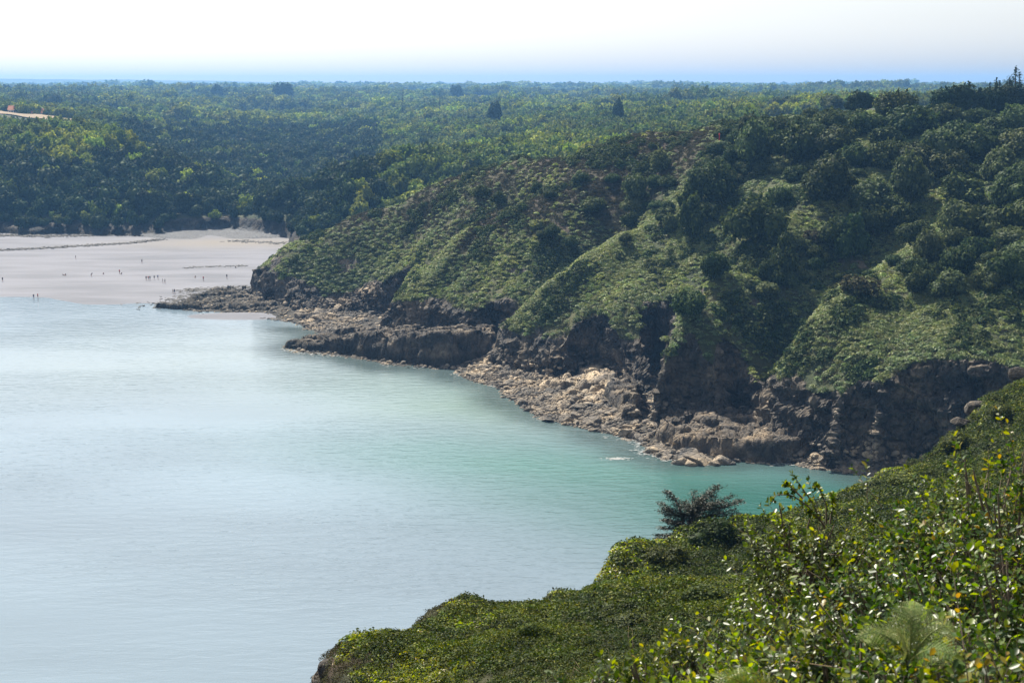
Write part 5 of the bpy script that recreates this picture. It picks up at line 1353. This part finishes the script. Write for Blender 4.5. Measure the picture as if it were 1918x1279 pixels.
for a_ in [
 (5, 528, 'stand', 'dark', 'dark', 'person in dark clothes standing at the far left edge of the beach'),
 (63, 559, 'walk', 'dark', 'blue', 'person in dark clothes walking at the water edge, left one of the pair'),
 (71, 558, 'stand', 'red', 'dark', 'person in a reddish top at the water edge, right one of the pair'),
 (142, 488, 'stand', 'dark', 'grey', 'person in dark clothes standing alone far up the beach'),
 (118, 517, 'sit', 'grey', 'dark', 'person sitting on the sand, left one of the two'), (123, 517, 'sit', 'dark', 'dark', 'person in dark clothes sitting right beside another on the sand'),
 (171, 519, 'bend', 'dark', 'dark', 'person in dark clothes bending down on the open sand'), (194, 515, 'sit', 'grey', 'blue', 'person sitting on the sand between the bending one and the raised arms group'),
 (224, 514, 'stand', 'red', 'dark', 'person in a red top in the middle of the beach'), (228, 515, 'sit', 'dark', 'blue', 'person sitting at the feet of the one in a red top'),
 (266, 495, 'stand', 'grey', 'dark', 'person in grey standing high on the beach'),
 (274, 526, 'stand', 'dark', 'dark', 'person in dark clothes, leftmost of the group walking in the middle'), (278, 526, 'walk', 'red', 'dark', 'person in a reddish top, second in the walking group'), (281, 526, 'stand', 'dark', 'blue', 'person in dark top and blue shorts, third in the walking group'),
 (289, 525, 'walk', 'dark', 'dark', 'taller person in dark clothes, fourth in the walking group'), (296, 524, 'stand', 'blue', 'dark', 'person in a blue top, rightmost of the walking group'),
 (305, 531, 'stand', 'grey', 'grey', 'person in grey, left one of the pale pair'), (309, 531, 'stand', 'white', 'grey', 'person in a white top, right one of the pale pair'),
 (324, 550, 'stand', 'dark', 'dark', 'person in dark clothes by the tide pool, left one'), (327, 550, 'walk', 'dark', 'blue', 'person with blue shorts by the tide pool, right one'),
 (366, 521, 'sit', 'grey', 'dark', 'person sitting alone near the bright wet sand'), (381, 527, 'stand', 'red', 'grey', 'person in a reddish top near the rocks'), (425, 523, 'walk', 'dark', 'dark', 'person in dark clothes walking closest to the headland'), (441, 504, 'sit', 'dark', 'grey', 'person sitting on the upper sand closest to the headland')]:
    person(*a_)
person(308, 575, 'stand', 'dark', 'dark', 'person in dark clothes on the rock tongue, left one'); person(311, 575, 'stand', 'blue', 'dark', 'person in a blue top on the rock tongue, right one')
# red marker post on the heath
p = hit(1347, 270); M_red = mat_plain('red_paint', (.55, .04, .04), .5, .1)
ro = link('marker_post', None, loc=p, label='thin red marker post on the brown heath near the headland top', cat='post')
link('post', mesh_np('post', *tube([[0, 0, -.3], [0, 0, 2.6]], .12, 8), M_red), ro)
link('cap', mesh_np('cap', *tube([[0, 0, 2.6], [0, 0, 3.0], [0, 0, 3.2]], [.22, .22, .02], 8), M_red), ro)
# slim mast on the far skyline
a_, _ = tr(753, 170); x_, y_ = a_ * 1800, 1800; z_ = Hz(x_, y_)
link('mast', mesh_np('mast', *tube([[0, 0, 0], [0, 0, 24]], [.35, .15], 6), M_bark), None, (x_, y_, z_), 'thin mast rising from the far skyline left of the centre', 'mast')
# white flecks: surf over a sunken rock, its glint put in as colour
M_foam = mat_plain('foam_white', (.3, .31, .31), .7, .1, 3)
for u, v, sx_, sy_, lab in ((1157, 859, 1.9, .7, 'small white patch of surf and painted glint on the water below the boulder beach'), (1040, 752, 2.0, .35, None)):
    if lab is None: continue
    x0, y0, _ = W(u, v); pts = []; F_ = []
    for i in range(150):
        q = rng.normal(size=2) * np.array([sx_, sy_]) * .6; r0 = rng.uniform(.03, .14)
        b = len(pts)
        for j in range(7):
            t = j / 7 * 6.28; pts.append((x0 + q[0] + math.cos(t) * r0 * 2.2, y0 + q[1] + math.sin(t) * r0, .02 + .0004 * i))
        for j in range(1, 6): F_.append((b, b + j, b + j + 1))
    link('foam_glint', mesh_np('foam_glint', np.array(pts), np.array(F_), M_foam, smooth_=False), label=lab, kind='stuff')

pts = []; F_ = []
sl = np.array(shore_poly[2:20]); 
for i in range(1500):
    k = rng.integers(len(sl) - 1); q = sl[k] + (sl[k + 1] - sl[k]) * rng.uniform(); g_ = float(fbm(np.array(q[0] / 9), np.array(q[1] / 9), o=2, s=601))
    if g_ < .02: continue
    q = q + rng.normal(size=2) * np.array([1.2, 1.0]) + np.array([-.6, -1.0]); r0 = rng.uniform(.04, .16); b = len(pts)
    for j in range(6): pts.append((q[0] + math.cos(j * 1.05) * r0 * 3.0, q[1] + math.sin(j * 1.05) * r0, .05 + .0001 * i))
    for j in range(1, 5): F_.append((b, b + j, b + j + 1))
link('surf_line', mesh_np('surf_line', np.array(pts), np.array(F_), M_foam, smooth_=False), label='thin broken wash of white water along the foot of the rocks', kind='stuff')

# ------------------------------------------------------------------ haze
hv, hf_ = box(-9000, 9000, -300, 10400, -4, 140)
hm_ = mesh_np('haze', hv, hf_, smooth_=False)
m, nt, bs, out = new_mat('haze_air'); nt.nodes.remove(bs)
pv = N(nt, 'ShaderNodeVolumePrincipled', i_Density=0.000115, i_Anisotropy=0.2)
pv.inputs['Color'].default_value = (0.20, 0.46, 0.90, 1)
L(nt, pv.outputs[0], out.inputs['Volume'])
hm_.materials.append(m)
link('haze', hm_, label='pale blue sea haze lying over the coast', kind='stuff')
